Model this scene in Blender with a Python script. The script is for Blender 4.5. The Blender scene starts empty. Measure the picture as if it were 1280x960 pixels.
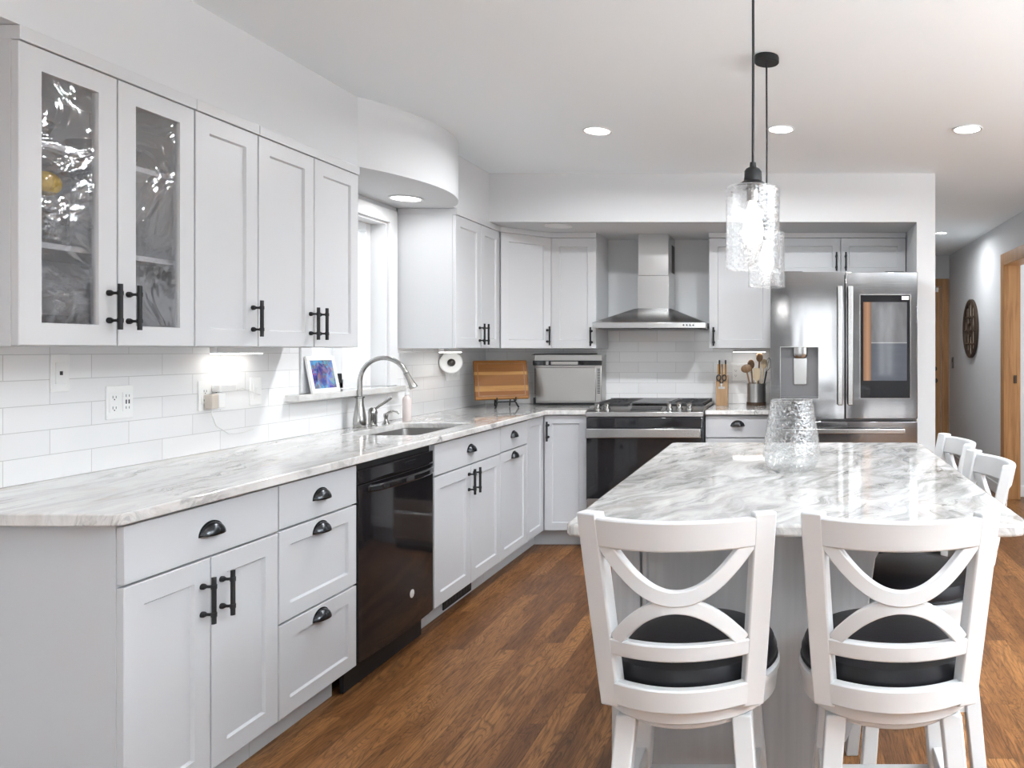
import bpy, bmesh, math, random
from mathutils import Vector, Matrix
random.seed(7)
R = math.radians
S = bpy.context.scene
C = S.collection

# ------------------------------------------------------------------ camera
CAMZ = 1.312
cd = bpy.data.cameras.new('camera'); cam = bpy.data.objects.new('camera', cd); C.objects.link(cam)
cam.location = (0, 0, CAMZ); cam.rotation_euler = (R(90), 0, 0)
cd.sensor_width = 36; cd.lens = 953 / 1280 * 36
cd.shift_x = (640 - 992) / 1280; cd.shift_y = (437.5 - 480) / 1280
cd.clip_start = 0.05
S.camera = cam
# ------------------------------------------------------------------ world and light
S.view_settings.view_transform = 'Standard'; S.view_settings.look = 'None'
S.view_settings.gamma = 1; S.view_settings.exposure = 0.85; S.view_settings.use_curve_mapping = False
W = bpy.data.worlds.new('world'); S.world = W; W.use_nodes = True
bg = W.node_tree.nodes['Background']; bg.inputs[0].default_value = (0.93, 0.96, 1, 1); bg.inputs[1].default_value = 1.3

def area(name, loc, rot, sx, sy, energy, color=(1, 1, 1), shape='RECTANGLE', spread=180):
    l = bpy.data.lights.new(name, 'AREA'); l.shape = shape; l.size = sx; l.size_y = sy
    l.energy = energy; l.color = color; l.spread = R(spread)
    o = bpy.data.objects.new(name, l); C.objects.link(o); o.location = loc; o.rotation_euler = rot
    return o
E_REAR, E_RIGHT, E_SINK, E_UP = 56, 6, 0.2, 185
E_CAN, E_LED = 14, 0.09
# daylight through rear glazing, sink window, and added dining-side and hall-room openings
area('daylight_rear', (0.0, -4.66, 1.15), (R(102), 0, 0), 4.2, 2.2, E_REAR, (0.97, 0.985, 1))
area('daylight_side', (4.36, 0.8, 1.25), (0, R(108), 0), 1.8, 4.4, E_RIGHT, (0.96, 0.98, 1))
area('daylight_sink', (-2.62, 3.95, 1.6), (0, R(-90), 0), 0.9, 0.66, E_SINK, (0.97, 0.98, 1))
area('daylight_hall', (4.36, 5.4, 1.5), (0, R(95), 0), 1.5, 1.0, 40, (0.97, 0.985, 1))

# ------------------------------------------------------------------ constants
XL, YB, H, SOF = -2.29, 5.66, 2.441, 2.13
# ------------------------------------------------------------------ helpers
class MB:
    def __init__(s): s.bm = bmesh.new()
    def face(s, vs, mi=0):
        try:
            f = s.bm.faces.new(vs); f.material_index = mi; return f
        except ValueError: return None
    def box(s, x0, x1, y0, y1, z0, z1, mi=0):
        v = [s.bm.verts.new(p) for p in ((x0,y0,z0),(x1,y0,z0),(x1,y1,z0),(x0,y1,z0),(x0,y0,z1),(x1,y0,z1),(x1,y1,z1),(x0,y1,z1))]
        for q in ((3,2,1,0),(4,5,6,7),(0,1,5,4),(1,2,6,5),(2,3,7,6),(3,0,4,7)): s.face([v[i] for i in q], mi)
        return s
    def prism(s, pts, a, b, axis='z', mi=0):
        """extrude a 2-D outline along an axis; for 'z' pts are (x,y), 'y' (x,z), 'x' (y,z)"""
        def P(p, h): return {'z': (p[0], p[1], h), 'y': (p[0], h, p[1]), 'x': (h, p[0], p[1])}[axis]
        lo = [s.bm.verts.new(P(p, a)) for p in pts]; hi = [s.bm.verts.new(P(p, b)) for p in pts]
        n = len(pts)
        s.face(lo[::-1], mi); s.face(hi, mi)
        for i in range(n): s.face([lo[i], lo[(i+1) % n], hi[(i+1) % n], hi[i]], mi)
        return s
    def hexa(s, lo, hi, mi=0):
        a = [s.bm.verts.new(p) for p in lo]; b = [s.bm.verts.new(p) for p in hi]; n = len(a)
        s.face(a[::-1], mi); s.face(b, mi)
        for i in range(n): s.face([a[i], a[(i+1) % n], b[(i+1) % n], b[i]], mi)
        return s
    def tube(s, pts, r, seg=10, mi=0, closed=False):
        pts = [Vector(p) for p in pts]; n = len(pts)
        rr = r if isinstance(r, (list, tuple)) else [r]*n
        rings = []; up = None
        for i, p in enumerate(pts):
            if closed: t = (pts[(i+1) % n]-pts[i-1]).normalized()
            else: t = (pts[min(i+1, n-1)]-pts[max(i-1, 0)]).normalized()
            if up is None:
                up = Vector((0,0,1)) if abs(t.z) < 0.9 else Vector((1,0,0))
            a = t.cross(up).normalized(); b = a.cross(t).normalized(); up = b
            rings.append([s.bm.verts.new(p + (a*math.cos(2*math.pi*k/seg)+b*math.sin(2*math.pi*k/seg))*rr[i]) for k in range(seg)])
        m = n if closed else n-1
        for i in range(m):
            A, B = rings[i], rings[(i+1) % n]
            for k in range(seg): s.face([A[k], A[(k+1) % seg], B[(k+1) % seg], B[k]], mi)
        if not closed: s.face(rings[0][::-1], mi); s.face(rings[-1], mi)
        return s
    def lathe(s, prof, c=(0,0,0), seg=32, axis='z', mi=0, closed=False, arc=None):
        """prof: (radius, height) pairs; closed joins last to first"""
        def P(r, h, a):
            x, y = r*math.cos(a), r*math.sin(a)
            q = {'z': (x, y, h), 'y': (x, h, y), 'x': (h, x, y)}[axis]
            return (c[0]+q[0], c[1]+q[1], c[2]+q[2])
        rings = []
        for r, h in prof:
            if r < 1e-6: rings.append([s.bm.verts.new(P(0, h, 0))])
            else: rings.append([s.bm.verts.new(P(r, h, 2*math.pi*k/seg)) for k in range(seg)])
        idx = list(range(len(prof)-1))+([len(prof)-1] if closed else [])
        for i in idx:
            A, B = rings[i], rings[(i+1) % len(prof)]
            for k in range(seg):
                k2 = (k+1) % seg
                if len(A) == 1 and len(B) == 1: continue
                if len(A) == 1: s.face([A[0], B[k2], B[k]], mi)
                elif len(B) == 1: s.face([A[k], A[k2], B[0]], mi)
                else: s.face([A[k], A[k2], B[k2], B[k]], mi)
        return s
    def cyl(s, p0, p1, r, seg=16, mi=0): return s.tube([p0, p1], r, seg, mi)
    def sweep(s, items, mi=0, closed=False):
        """items: (centre, half-width vector, half-thickness vector)"""
        rings = []
        for p, w, t in items:
            p, w, t = Vector(p), Vector(w), Vector(t)
            rings.append([s.bm.verts.new(q) for q in (p-w-t, p+w-t, p+w+t, p-w+t)])
        for A, B in zip(rings, rings[1:]):
            for k in range(4): s.face([A[k], A[(k+1) % 4], B[(k+1) % 4], B[k]], mi)
        s.face(rings[0][::-1], mi); s.face(rings[-1], mi)
        return s
    def ball(s, c, r, seg=16, sc=(1,1,1), mi=0):
        prof = [(math.sin(math.pi*i/10), -math.cos(math.pi*i/10)) for i in range(11)]
        st = len(s.bm.verts)
        before = set(s.bm.verts)
        s.lathe(prof, (0,0,0), seg, 'z', mi)
        for v in s.bm.verts:
            if v not in before: v.co = Vector((c[0]+v.co.x*r*sc[0], c[1]+v.co.y*r*sc[1], c[2]+v.co.z*r*sc[2]))
        return s
    def build(s, name, mat, parent=None, bevel=0, seg=2, subsurf=0, angle=35, smooth=True):
        bmesh.ops.recalc_face_normals(s.bm, faces=s.bm.faces[:])
        me = bpy.data.meshes.new(name); s.bm.to_mesh(me); s.bm.free()
        for m in (mat if isinstance(mat, (list, tuple)) else [mat]): me.materials.append(m)
        if smooth:
            me.polygons.foreach_set('use_smooth', [True]*len(me.polygons))
            me.set_sharp_from_angle(angle=R(angle))
        o = bpy.data.objects.new(name, me); C.objects.link(o)
        if parent: o.parent = parent
        if bevel:
            b = o.modifiers.new('bevel', 'BEVEL'); b.width = bevel; b.segments = seg; b.limit_method = 'ANGLE'; b.angle_limit = R(40)
            b.harden_normals = False
        if subsurf:
            b = o.modifiers.new('subsurf', 'SUBSURF'); b.levels = subsurf; b.render_levels = subsurf
        return o

def tag(o, label, cat, group=None):
    o['label'] = label; o['category'] = cat
    if group: o['group'] = group
    return o
def thing(name, label, cat, loc=(0,0,0), rz=0, group=None):
    o = bpy.data.objects.new(name, None); o.empty_display_size = 0.05; C.objects.link(o)
    o.location = loc; o.rotation_euler = (0, 0, R(rz))
    return tag(o, label, cat, group)
def struct(o):
    o['kind'] = 'structure'; return o
def kids(o): return [c for c in C.objects if c.parent == o]
def dup(o, parent=None):
    c = o.copy(); C.objects.link(c)
    if parent: c.parent = parent
    for k in kids(o): dup(k, c)
    return c

# ------------------------------------------------------------------ materials
def mat(name, col=(0.8,0.8,0.8), rough=0.5, metal=0.0, spec=0.5, emit=None, estr=0, coat=0):
    m = bpy.data.materials.new(name); m.use_nodes = True
    b = m.node_tree.nodes['Principled BSDF']
    b.inputs['Base Color'].default_value = (*col, 1); b.inputs['Roughness'].default_value = rough
    b.inputs['Metallic'].default_value = metal; b.inputs['Specular IOR Level'].default_value = spec
    b.inputs['Coat Weight'].default_value = coat
    if emit: b.inputs['Emission Color'].default_value = (*emit, 1); b.inputs['Emission Strength'].default_value = estr
    return m
class NT:
    def __init__(s, m): s.t = m.node_tree; s.b = s.t.nodes.get('Principled BSDF'); s.out = s.t.nodes['Material Output']
    def n(s, typ, ins=None, **kw):
        o = s.t.nodes.new(typ)
        for k, v in kw.items(): setattr(o, k, v)
        for k, v in (ins or {}).items():
            if hasattr(v, 'is_output') or isinstance(v, bpy.types.NodeSocket): s.t.links.new(v, o.inputs[k])
            else: o.inputs[k].default_value = v
        return o
    def l(s, a, b): s.t.links.new(a, b)
    def ramp(s, fac, stops, interp='LINEAR'):
        r = s.n('ShaderNodeValToRGB', {'Fac': fac}); cr = r.color_ramp; cr.interpolation = interp
        while len(cr.elements) < len(stops): cr.elements.new(0.5)
        for e, (p, c) in zip(cr.elements, stops): e.position = p; e.color = (*c, 1) if len(c) == 3 else c
        return r.outputs['Color']
    def pos(s): return s.n('ShaderNodeNewGeometry').outputs['Position']
    def obj(s): return s.n('ShaderNodeTexCoord').outputs['Object']
    def map(s, v, loc=(0,0,0), rot=(0,0,0), sc=(1,1,1)):
        return s.n('ShaderNodeMapping', {'Vector': v, 'Location': loc, 'Rotation': rot, 'Scale': sc}).outputs['Vector']
    def noise(s, v, scale, detail=4, rough=0.5, dist=0, out='Fac'):
        return s.n('ShaderNodeTexNoise', {'Vector': v, 'Scale': scale, 'Detail': detail, 'Roughness': rough, 'Distortion': dist}).outputs[out]
    def mix(s, fac, a, b, mode='MIX'):
        m = s.n('ShaderNodeMix', data_type='RGBA', blend_type=mode)
        for k, v in ((0, fac), (6, a), (7, b)):
            if isinstance(v, bpy.types.NodeSocket): s.l(v, m.inputs[k])
            else: m.inputs[k].default_value = v if not (isinstance(v, tuple) and len(v) == 3) else (*v, 1)
        return m.outputs[2]
    def math(s, op, a, b=0.0, clamp=False):
        m = s.n('ShaderNodeMath', operation=op, use_clamp=clamp)
        for k, v in ((0, a), (1, b)):
            if isinstance(v, bpy.types.NodeSocket): s.l(v, m.inputs[k])
            else: m.inputs[k].default_value = v
        return m.outputs[0]
    def bump(s, h, strength=0.2, dist=0.01):
        b = s.n('ShaderNodeBump', {'Height': h, 'Strength': strength, 'Distance': dist})
        s.l(b.outputs['Normal'], s.b.inputs['Normal']); return b.outputs['Normal']

M = {}
M['wall'] = mat('grey_wall_paint', (0.62,0.63,0.64), 0.75, spec=0.2)
M['ceiling'] = mat('ceiling_paint', (0.86,0.915,0.945), 0.85, spec=0.2)
nt = NT(M['ceiling']); nt.bump(nt.noise(nt.pos(), 90, 3), 0.12, 0.003)
nt = NT(M['wall']); nt.bump(nt.noise(nt.pos(), 120, 3), 0.08, 0.002)
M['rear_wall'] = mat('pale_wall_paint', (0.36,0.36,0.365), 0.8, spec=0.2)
M['white_cab'] = mat('white_cabinet_paint', (0.57,0.575,0.585), 0.38, spec=0.4)
M['grey_cab'] = mat('light_grey_cabinet_paint', (0.50,0.51,0.53), 0.38, spec=0.4)
M['island'] = mat('grey_island_paint', (0.47,0.48,0.495), 0.42, spec=0.4)
nt = NT(M['island']); nt.l(nt.ramp(nt.noise(nt.map(nt.pos(), sc=(30,30,1.5)), 1.5, 4), [(0.3,(0.43,0.44,0.455)),(0.7,(0.51,0.52,0.535))]), nt.b.inputs['Base Color'])
M['interior'] = mat('cabinet_interior', (0.66,0.66,0.67), 0.5)
M['trim'] = mat('white_trim_paint', (0.74,0.745,0.75), 0.35, spec=0.4)
M['black'] = mat('matte_black_metal', (0.014,0.014,0.015), 0.5, 0.0, spec=0.3)
M['pull'] = mat('black_pull_metal', (0.05,0.052,0.056), 0.24, 0.9)
M['chairwhite'] = mat('white_lacquer', (0.59,0.60,0.61), 0.3, spec=0.45)
M['chrome'] = mat('brushed_nickel', (0.42,0.415,0.40), 0.2, 1.0)
M['plastic'] = mat('white_plastic', (0.86,0.86,0.85), 0.35)
M['darkslot'] = mat('dark_slot', (0.03,0.03,0.03), 0.6)
M['blackgloss'] = mat('gloss_black_enamel', (0.010,0.009,0.010), 0.06, spec=0.4, coat=0.0)
M['ovenglass'] = mat('oven_black_glass', (0.012,0.012,0.014), 0.05, spec=0.6)
M['iron'] = mat('cast_iron', (0.035,0.035,0.037), 0.55)
M['leather'] = mat('black_leather', (0.009,0.009,0.011), 0.33, spec=0.32)
nt = NT(M['leather']); nt.bump(nt.noise(nt.obj(), 130, 3), 0.12, 0.002)
M['sensor'] = mat('dark_dome', (0.03,0.025,0.022), 0.12)
M['adapter'] = mat('beige_plastic', (0.62,0.55,0.48), 0.45)
M['cord'] = mat('pale_cord', (0.72,0.71,0.69), 0.5)
M['soap'] = mat('pale_pink_soap', (0.68,0.60,0.575), 0.25)
M['lamp_on'] = mat('lit_lamp', (1,1,1), 0.4, emit=(1,0.98,0.95), estr=6)
M['led_on'] = mat('lit_led', (1,1,1), 0.4, emit=(1,0.98,0.94), estr=3)
M['bulb_on'] = mat('lit_bulb', (1,1,1), 0.4, emit=(1,0.98,0.95), estr=3.5)
M['lamp_off'] = mat('lamp_lens', (0.78,0.78,0.78), 0.5)
M['yellow'] = mat('yellow_glaze', (0.80,0.50,0.005), 0.3)
M['darkware'] = mat('dark_grey_stoneware', (0.10,0.10,0.105), 0.3)
M['bronze'] = mat('dark_bronze', (0.06,0.04,0.028), 0.5, 0.3)
M['tan'] = mat('aged_tan_wood', (0.70,0.61,0.50), 0.6)
M['steeldark'] = mat('dark_recess_steel', (0.16,0.16,0.165), 0.4, 0.6)
M['sinksteel'] = mat('sink_steel', (0.25,0.24,0.235), 0.4, 0.8)

def steel(name, col, rough, axis='z', wav=0.0):
    m = mat(name, col, rough, 1.0); nt = NT(m)
    sc = (240,240,3) if axis == 'z' else (3,240,240)
    p = nt.obj()
    g = nt.noise(nt.map(p, sc=sc), 1.0, 3, 0.6)
    nt.l(nt.ramp(g, [(0.3,(rough*0.92,)*3),(0.7,(rough*1.1,)*3)]), nt.b.inputs['Roughness'])
    nt.l(nt.mix(g, tuple(c*0.98 for c in col), tuple(min(1, c*1.02) for c in col)), nt.b.inputs['Base Color'])
    b1 = nt.n('ShaderNodeBump', {'Height': g, 'Strength': 0.02, 'Distance': 0.002})
    if wav:
        w = nt.noise(nt.map(p, sc=(5,5,1.1)), 1.0, 2, 0.5)
        b2 = nt.n('ShaderNodeBump', {'Height': w, 'Strength': wav, 'Distance': 0.01, 'Normal': b1.outputs[0]})
        nt.l(b2.outputs[0], nt.b.inputs['Normal'])
    else: nt.l(b1.outputs[0], nt.b.inputs['Normal'])
    return m
M['steel'] = steel('brushed_steel', (0.52,0.52,0.515), 0.24, 'x')
M['fridge'] = steel('fridge_steel', (0.30,0.30,0.305), 0.10, 'x', 0.16)
M['steel_light'] = steel('oven_front_steel', (0.50,0.49,0.475), 0.3, 'x')
M['handle_steel'] = mat('satin_handle_steel', (0.50,0.50,0.495), 0.2, 1.0)
M['hood'] = steel('hood_steel', (0.56,0.56,0.555), 0.22, 'z')

def tile(name, swap, x0):
    m = mat(name, (0.8,0.8,0.8), 0.12, spec=0.5); nt = NT(m)
    sx = nt.n('ShaderNodeSeparateXYZ', {0: nt.pos()})
    h = nt.math('SUBTRACT', sx.outputs[1 if swap else 0], x0); v = nt.math('SUBTRACT', sx.outputs[2], 0.9145)
    c = nt.n('ShaderNodeCombineXYZ', {0: h, 1: v}).outputs[0]
    br = nt.n('ShaderNodeTexBrick', {'Vector': c, 'Color1': (0.84,0.84,0.84,1), 'Color2': (0.78,0.78,0.785,1), 'Mortar': (0.52,0.515,0.51,1),
              'Scale': 1.0, 'Mortar Size': 0.0011, 'Mortar Smooth': 0.1, 'Bias': 0.0, 'Brick Width': 0.278, 'Row Height': 0.0767}, offset=0.5)
    nt.l(br.outputs['Color'], nt.b.inputs['Base Color'])
    nt.l(nt.ramp(br.outputs['Fac'], [(0,(0.1,)*3),(1,(0.7,)*3)]), nt.b.inputs['Roughness'])
    w = nt.noise(nt.map(c, sc=(1,1.6,1)), 9, 2)
    hgt = nt.math('ADD', nt.math('MULTIPLY', br.outputs['Fac'], -1.0), nt.math('MULTIPLY', w, 0.9))
    nt.bump(hgt, 0.25, 0.002)
    return m
M['tile_left'] = tile('subway_tile_left', True, 2.339 - 0.278*20)
M['tile_back'] = tile('subway_tile_back', False, -0.873 - 0.278*20)

def stone(name, rot, contrast, scale=1.0, beige=0.4, stretch=1.0, lift=0.0):
    m = mat(name, (0.8,0.8,0.8), 0.05, spec=0.9); nt = NT(m)
    p = nt.map(nt.pos(), rot=(0,0,rot))
    wv = nt.noise(p, 2.2*scale, 3, 0.5, out='Color')
    pw = nt.n('ShaderNodeVectorMath', {0: p, 1: nt.n('ShaderNodeVectorMath', {0: wv, 1: (0.30/scale,)*3}, operation='MULTIPLY').outputs[0]}, operation='ADD').outputs[0]
    a = nt.noise(nt.map(pw, sc=(8*scale, 3.4*scale*stretch, 4)), 1.0, 8, 0.68, 1.0)
    b = nt.noise(nt.map(pw, loc=(3,1,0), sc=(11*scale, 4.5*scale*stretch, 6)), 1.0, 8, 0.68, 1.6)
    c = nt.noise(nt.map(pw, loc=(7,4,0), sc=(3.2*scale, 1.3*scale, 3)), 1.0, 3, 0.5)
    base = nt.ramp(a, [(0.28-lift,(0.22,0.215,0.21)),(0.41-lift,(0.36,0.352,0.345)),(0.51-lift,(0.53,0.523,0.512)),(0.62-lift,(0.67,0.66,0.645)),(0.78-lift,(0.74,0.735,0.725))])
    vein = nt.ramp(b, [(0.0,(0,0,0)),(0.55-lift*0.4,(0,0,0)),(0.62-lift*0.4,(0.75,0.75,0.75)),(0.70-lift*0.4,(1,1,1))])
    msk = nt.ramp(c, [(0.44,(0,0,0)),(0.62,(1,1,1))])
    k = nt.math('MULTIPLY', nt.math('MULTIPLY', vein, msk), contrast, True)
    calm = nt.mix(contrast, (0.74,0.725,0.70), base)
    d = nt.noise(nt.map(pw, loc=(11,2,0), sc=(4*scale, 1.6*scale, 3)), 1.0, 4, 0.6)
    bm_ = nt.math('MULTIPLY', nt.ramp(d, [(0.56,(0,0,0)),(0.72,(1,1,1))]), beige)
    tinted = nt.mix(bm_, calm, nt.mix(0.55, calm, (0.50,0.41,0.33)))
    fin = nt.mix(k, tinted, (0.11,0.108,0.105))
    nt.l(fin, nt.b.inputs['Base Color'])
    return m
M['stone_island'] = stone('grey_white_quartzite', R(24), 1.0, 1.7, 0.5, 0.7)
M['stone'] = stone('cream_white_quartzite', R(-4), 0.9, 1.5, 0.9, 0.35, 0.08)

m = M['floor'] = mat('oak_floor', (0.2,0.1,0.05), 0.28, spec=0.2); nt = NT(m)
sx = nt.n('ShaderNodeSeparateXYZ', {0: nt.pos()})
row = nt.math('FLOOR', nt.math('DIVIDE', nt.math('ADD', sx.outputs[0], 10), 0.083))
wn_ = nt.n('ShaderNodeTexWhiteNoise', {'W': row}, noise_dimensions='1D').outputs['Value']
c = nt.n('ShaderNodeCombineXYZ', {0: nt.math('ADD', nt.math('ADD', sx.outputs[1], 20), nt.math('MULTIPLY', wn_, 1.1)), 1: nt.math('ADD', sx.outputs[0], 10)}).outputs[0]
br = nt.n('ShaderNodeTexBrick', {'Vector': c, 'Color1': (0,0,0,1), 'Color2': (1,1,1,1), 'Mortar': (0,0,0,1), 'Scale': 1.0,
     'Mortar Size': 0.0006, 'Mortar Smooth': 0.2, 'Bias': 0.0, 'Brick Width': 1.1, 'Row Height': 0.083}, offset=0.0)
rnd = nt.n('ShaderNodeSeparateColor', {0: br.outputs['Color']}).outputs[0]
off = nt.n('ShaderNodeCombineXYZ', {0: nt.math('MULTIPLY', rnd, 13.0), 1: nt.math('MULTIPLY', rnd, 7.0)}).outputs[0]
pp = nt.n('ShaderNodeVectorMath', {0: nt.pos(), 1: off}, operation='ADD').outputs[0]
grain = nt.noise(nt.map(pp, sc=(95,7,1)), 1.0, 6, 0.75, 1.0)
fig = nt.noise(nt.map(pp, sc=(7,0.9,1)), 1.0, 2, 0.5, 1.2)
ring = nt.math('FRACT', nt.math('MULTIPLY', fig, 30.0))
ringl = nt.ramp(ring, [(0.0,(1,1,1)),(0.22,(0,0,0)),(0.8,(0,0,0)),(1.0,(1,1,1))])
blot = nt.noise(nt.map(pp, sc=(9,2.4,1)), 1.0, 4, 0.62, 0.8)
tone = nt.math('ADD', nt.math('MULTIPLY', rnd, 0.46), nt.math('MULTIPLY', blot, 0.66))
base = nt.ramp(tone, [(0.15,(0.085,0.035,0.013)),(0.42,(0.175,0.074,0.025)),(0.65,(0.26,0.115,0.039)),(0.95,(0.36,0.172,0.062))])
dk = nt.math('MULTIPLY', nt.ramp(grain, [(0.46,(0,0,0)),(0.62,(1,1,1))]), 0.66)
g1 = nt.mix(dk, base, (0.045,0.020,0.010))
g2 = nt.mix(nt.math('MULTIPLY', ringl, 0.62), g1, (0.050,0.022,0.011))
fl = nt.mix(nt.math('MULTIPLY', br.outputs['Fac'], 0.8), g2, (0.02,0.01,0.006))
nt.l(fl, nt.b.inputs['Base Color'])
nt.l(nt.ramp(grain, [(0.3,(0.30,)*3),(0.8,(0.48,)*3)]), nt.b.inputs['Roughness'])
nt.bump(nt.math('ADD', nt.math('MULTIPLY', br.outputs['Fac'], -1.0), nt.math('MULTIPLY', grain, -0.25)), 0.2, 0.002)

def wood(name, cols, rough=0.4, sc=(30,30,2.0)):
    m = mat(name, cols[0], rough); nt = NT(m)
    g = nt.noise(nt.map(nt.obj(), sc=sc), 1.0, 5, 0.6, 0.6)
    nt.l(nt.ramp(g, [(0.3, cols[0]), (0.5, cols[1]), (0.75, cols[2])]), nt.b.inputs['Base Color'])
    return m
M['oak'] = wood('honey_oak', [(0.30,0.145,0.055),(0.42,0.215,0.085),(0.50,0.28,0.125)])
M['knifewood'] = wood('knife_block_wood', [(0.33,0.20,0.10),(0.45,0.28,0.15),(0.52,0.35,0.2)])
M['spoonwood'] = wood('utensil_wood', [(0.16,0.09,0.045),(0.25,0.15,0.08),(0.34,0.22,0.12)])
M['palewood'] = wood('pale_wood', [(0.5,0.38,0.24),(0.6,0.48,0.32),(0.68,0.55,0.4)])
M['handlewood'] = wood('amber_handle', [(0.25,0.1,0.02),(0.45,0.22,0.04),(0.55,0.3,0.07)])

m = M['board'] = mat('striped_board_wood', (0.4,0.2,0.08), 0.45, spec=0.15); nt = NT(m)
sx = nt.n('ShaderNodeSeparateXYZ', {0: nt.obj()})
st = nt.ramp(nt.math('DIVIDE', sx.outputs[2], 0.28), [(0.0,(0.288,0.130,0.035)),(0.06,(0.288,0.130,0.035)),(0.065,(0.209,0.077,0.018)),(0.20,(0.209,0.077,0.018)),(0.205,(0.374,0.186,0.055)),(0.34,(0.374,0.186,0.055)),
       (0.345,(0.202,0.081,0.020)),(0.62,(0.223,0.093,0.024)),(0.625,(0.389,0.198,0.060)),(0.70,(0.389,0.198,0.060)),(0.705,(0.216,0.084,0.020)),(1.0,(0.259,0.105,0.025))])
g = nt.noise(nt.map(nt.obj(), sc=(4,30,40)), 1.0, 5, 0.6, 0.8)
nt.l(nt.mix(nt.math('MULTIPLY', nt.ramp(g, [(0.45,(0,0,0)),(0.7,(1,1,1))]), 0.45), st, (0.16,0.065,0.02)), nt.b.inputs['Base Color'])

m = M['photo'] = mat('photo_print', (0.3,0.3,0.5), 0.2); nt = NT(m)
vz = nt.n('ShaderNodeTexVoronoi', {'Vector': nt.map(nt.obj(), sc=(38,38,24)), 'Scale': 1.0})
nz = nt.noise(nt.map(nt.obj(), sc=(26,26,18)), 1.0, 4, 0.6, 1.0)
cA = nt.ramp(nz, [(0.3,(0.02,0.015,0.05)),(0.42,(0.05,0.07,0.28)),(0.5,(0.20,0.11,0.17)),(0.58,(0.06,0.25,0.52)),(0.7,(0.36,0.25,0.27))])
nt.l(nt.mix(0.45, cA, vz.outputs['Color'], 'SOFT_LIGHT'), nt.b.inputs['Base Color'])

def glassy(name, tint, gloss_min, gloss_max, speck=0.0, scale=60, bump=0.3, streak=None, bdist=0.01, rough=0.02, seeds=False):
    m = bpy.data.materials.new(name); m.use_nodes = True; nt = NT(m); nt.t.nodes.remove(nt.b)
    p = nt.obj()
    if streak: v = nt.noise(nt.map(p, rot=(0.9,0,0), sc=streak), 1.0, 3, 0.5, 3.0)
    else: v = nt.n('ShaderNodeTexVoronoi', {'Vector': p, 'Scale': scale}, feature='F1' if seeds else 'DISTANCE_TO_EDGE').outputs['Distance']
    bp = nt.n('ShaderNodeBump', {'Height': v, 'Strength': bump, 'Distance': bdist}).outputs[0]
    lw = nt.n('ShaderNodeLayerWeight', {'Blend': 0.35, 'Normal': bp}).outputs['Facing']
    fac = nt.n('ShaderNodeMapRange', {0: lw, 3: gloss_min, 4: gloss_max}).outputs[0]
    tr = nt.n('ShaderNodeBsdfTransparent', {0: (*tint, 1)}).outputs[0]
    gl = nt.n('ShaderNodeBsdfGlossy', {0: (1,1,1,1), 'Roughness': rough, 'Normal': bp}).outputs[0]
    sh = nt.n('ShaderNodeMixShader', {0: fac, 1: tr, 2: gl}).outputs[0]
    if speck:
        e = nt.ramp(v, [(0.0,(1,1,1)),(0.26,(1,1,1)),(0.36,(0,0,0))]) if seeds else nt.ramp(v, [(0.0,(1,1,1)),(0.03,(1,1,1)),(0.07,(0,0,0))])
        nn = nt.ramp(nt.noise(p, scale*1.4, 3), [(0.45,(0,0,0)),(0.6,(1,1,1))])
        df = nt.n('ShaderNodeBsdfDiffuse', {0: (0.9,0.9,0.9,1)}).outputs[0]
        tl = nt.n('ShaderNodeBsdfTranslucent', {0: (0.9,0.9,0.9,1)}).outputs[0]
        dt = nt.n('ShaderNodeMixShader', {0: 0.5, 1: df, 2: tl}).outputs[0]
        sh = nt.n('ShaderNodeMixShader', {0: nt.math('MULTIPLY', nt.math('MULTIPLY', e, nn), speck), 1: sh, 2: dt}).outputs[0]
    nt.l(sh, nt.out.inputs['Surface'])
    return m
M['pane'] = glassy('window_glass', (0.97,0.98,0.98), 0.03, 0.5)
M['wavyglass'] = glassy('crinkled_cabinet_glass', (0.92,0.92,0.93), 0.06, 0.45, streak=(3,5,3.2), bump=0.42, bdist=0.03, rough=0.05)
M['clearglass'] = glassy('clear_glassware', (0.93,0.94,0.94), 0.05, 0.8)
M['seeded'] = glassy('seeded_glass', (0.97,0.97,0.97), 0.04, 0.55, speck=0.20, scale=100, bump=0.22, bdist=0.004, seeds=True)
M['crackle'] = glassy('crackle_glass', (0.95,0.955,0.955), 0.03, 0.55, speck=0.30, scale=62, bump=0.45, bdist=0.01)

# ------------------------------------------------------------------ room shell
def S_(name, mb, m, bevel=0): return struct(mb.build(name, m, bevel=bevel))
S_('floor', MB().box(-2.45, 4.4, -4.7, 9.3, -0.1, 0), M['floor'])
S_('ceiling', MB().box(-2.45, 4.4, -4.7, 9.3, H, H+0.1), M['ceiling'])
WY0, WY1, WZ0, WZ1 = 3.60, 4.295, 1.10, 2.03
w = MB(); w.box(XL-0.14, XL, -4.6, WY0, 0, H); w.box(XL-0.14, XL, WY1, YB+0.12, 0, H)
w.box(XL-0.14, XL, WY0, WY1, 0, 1.078); w.box(XL-0.14, XL, WY0, WY1, WZ1, H)
S_('wall_left', w, M['wall'])
S_('wall_back', MB().box(XL, 0.787, YB, YB+0.12, 0, H), M['wall'])
S_('wall_alcove', MB().box(0.787, 0.905, 4.87, 9.09, 0, H), M['wall'])
S_('wall_hall', MB().box(0.905, 1.98, 9.09, 9.2, 0, H), M['wall'])
w = MB(); w.box(1.86, 1.98, 6.70, 9.09, 0, H); w.box(1.86, 1.98, 4.7, 5.75, 0, H); w.box(1.86, 1.98, 5.75, 6.70, 2.07, H)
S_('wall_right', w, M['wall'])
w = MB(); w.box(1.98, 4.4, 6.82, 6.94, 0, H); S_('wall_bedroom', w, M['wall'])
w = MB(); w.box(1.98, 4.4, 4.58, 4.70, 0, H); S_('wall_dining', w, M['rear_wall'])
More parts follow.
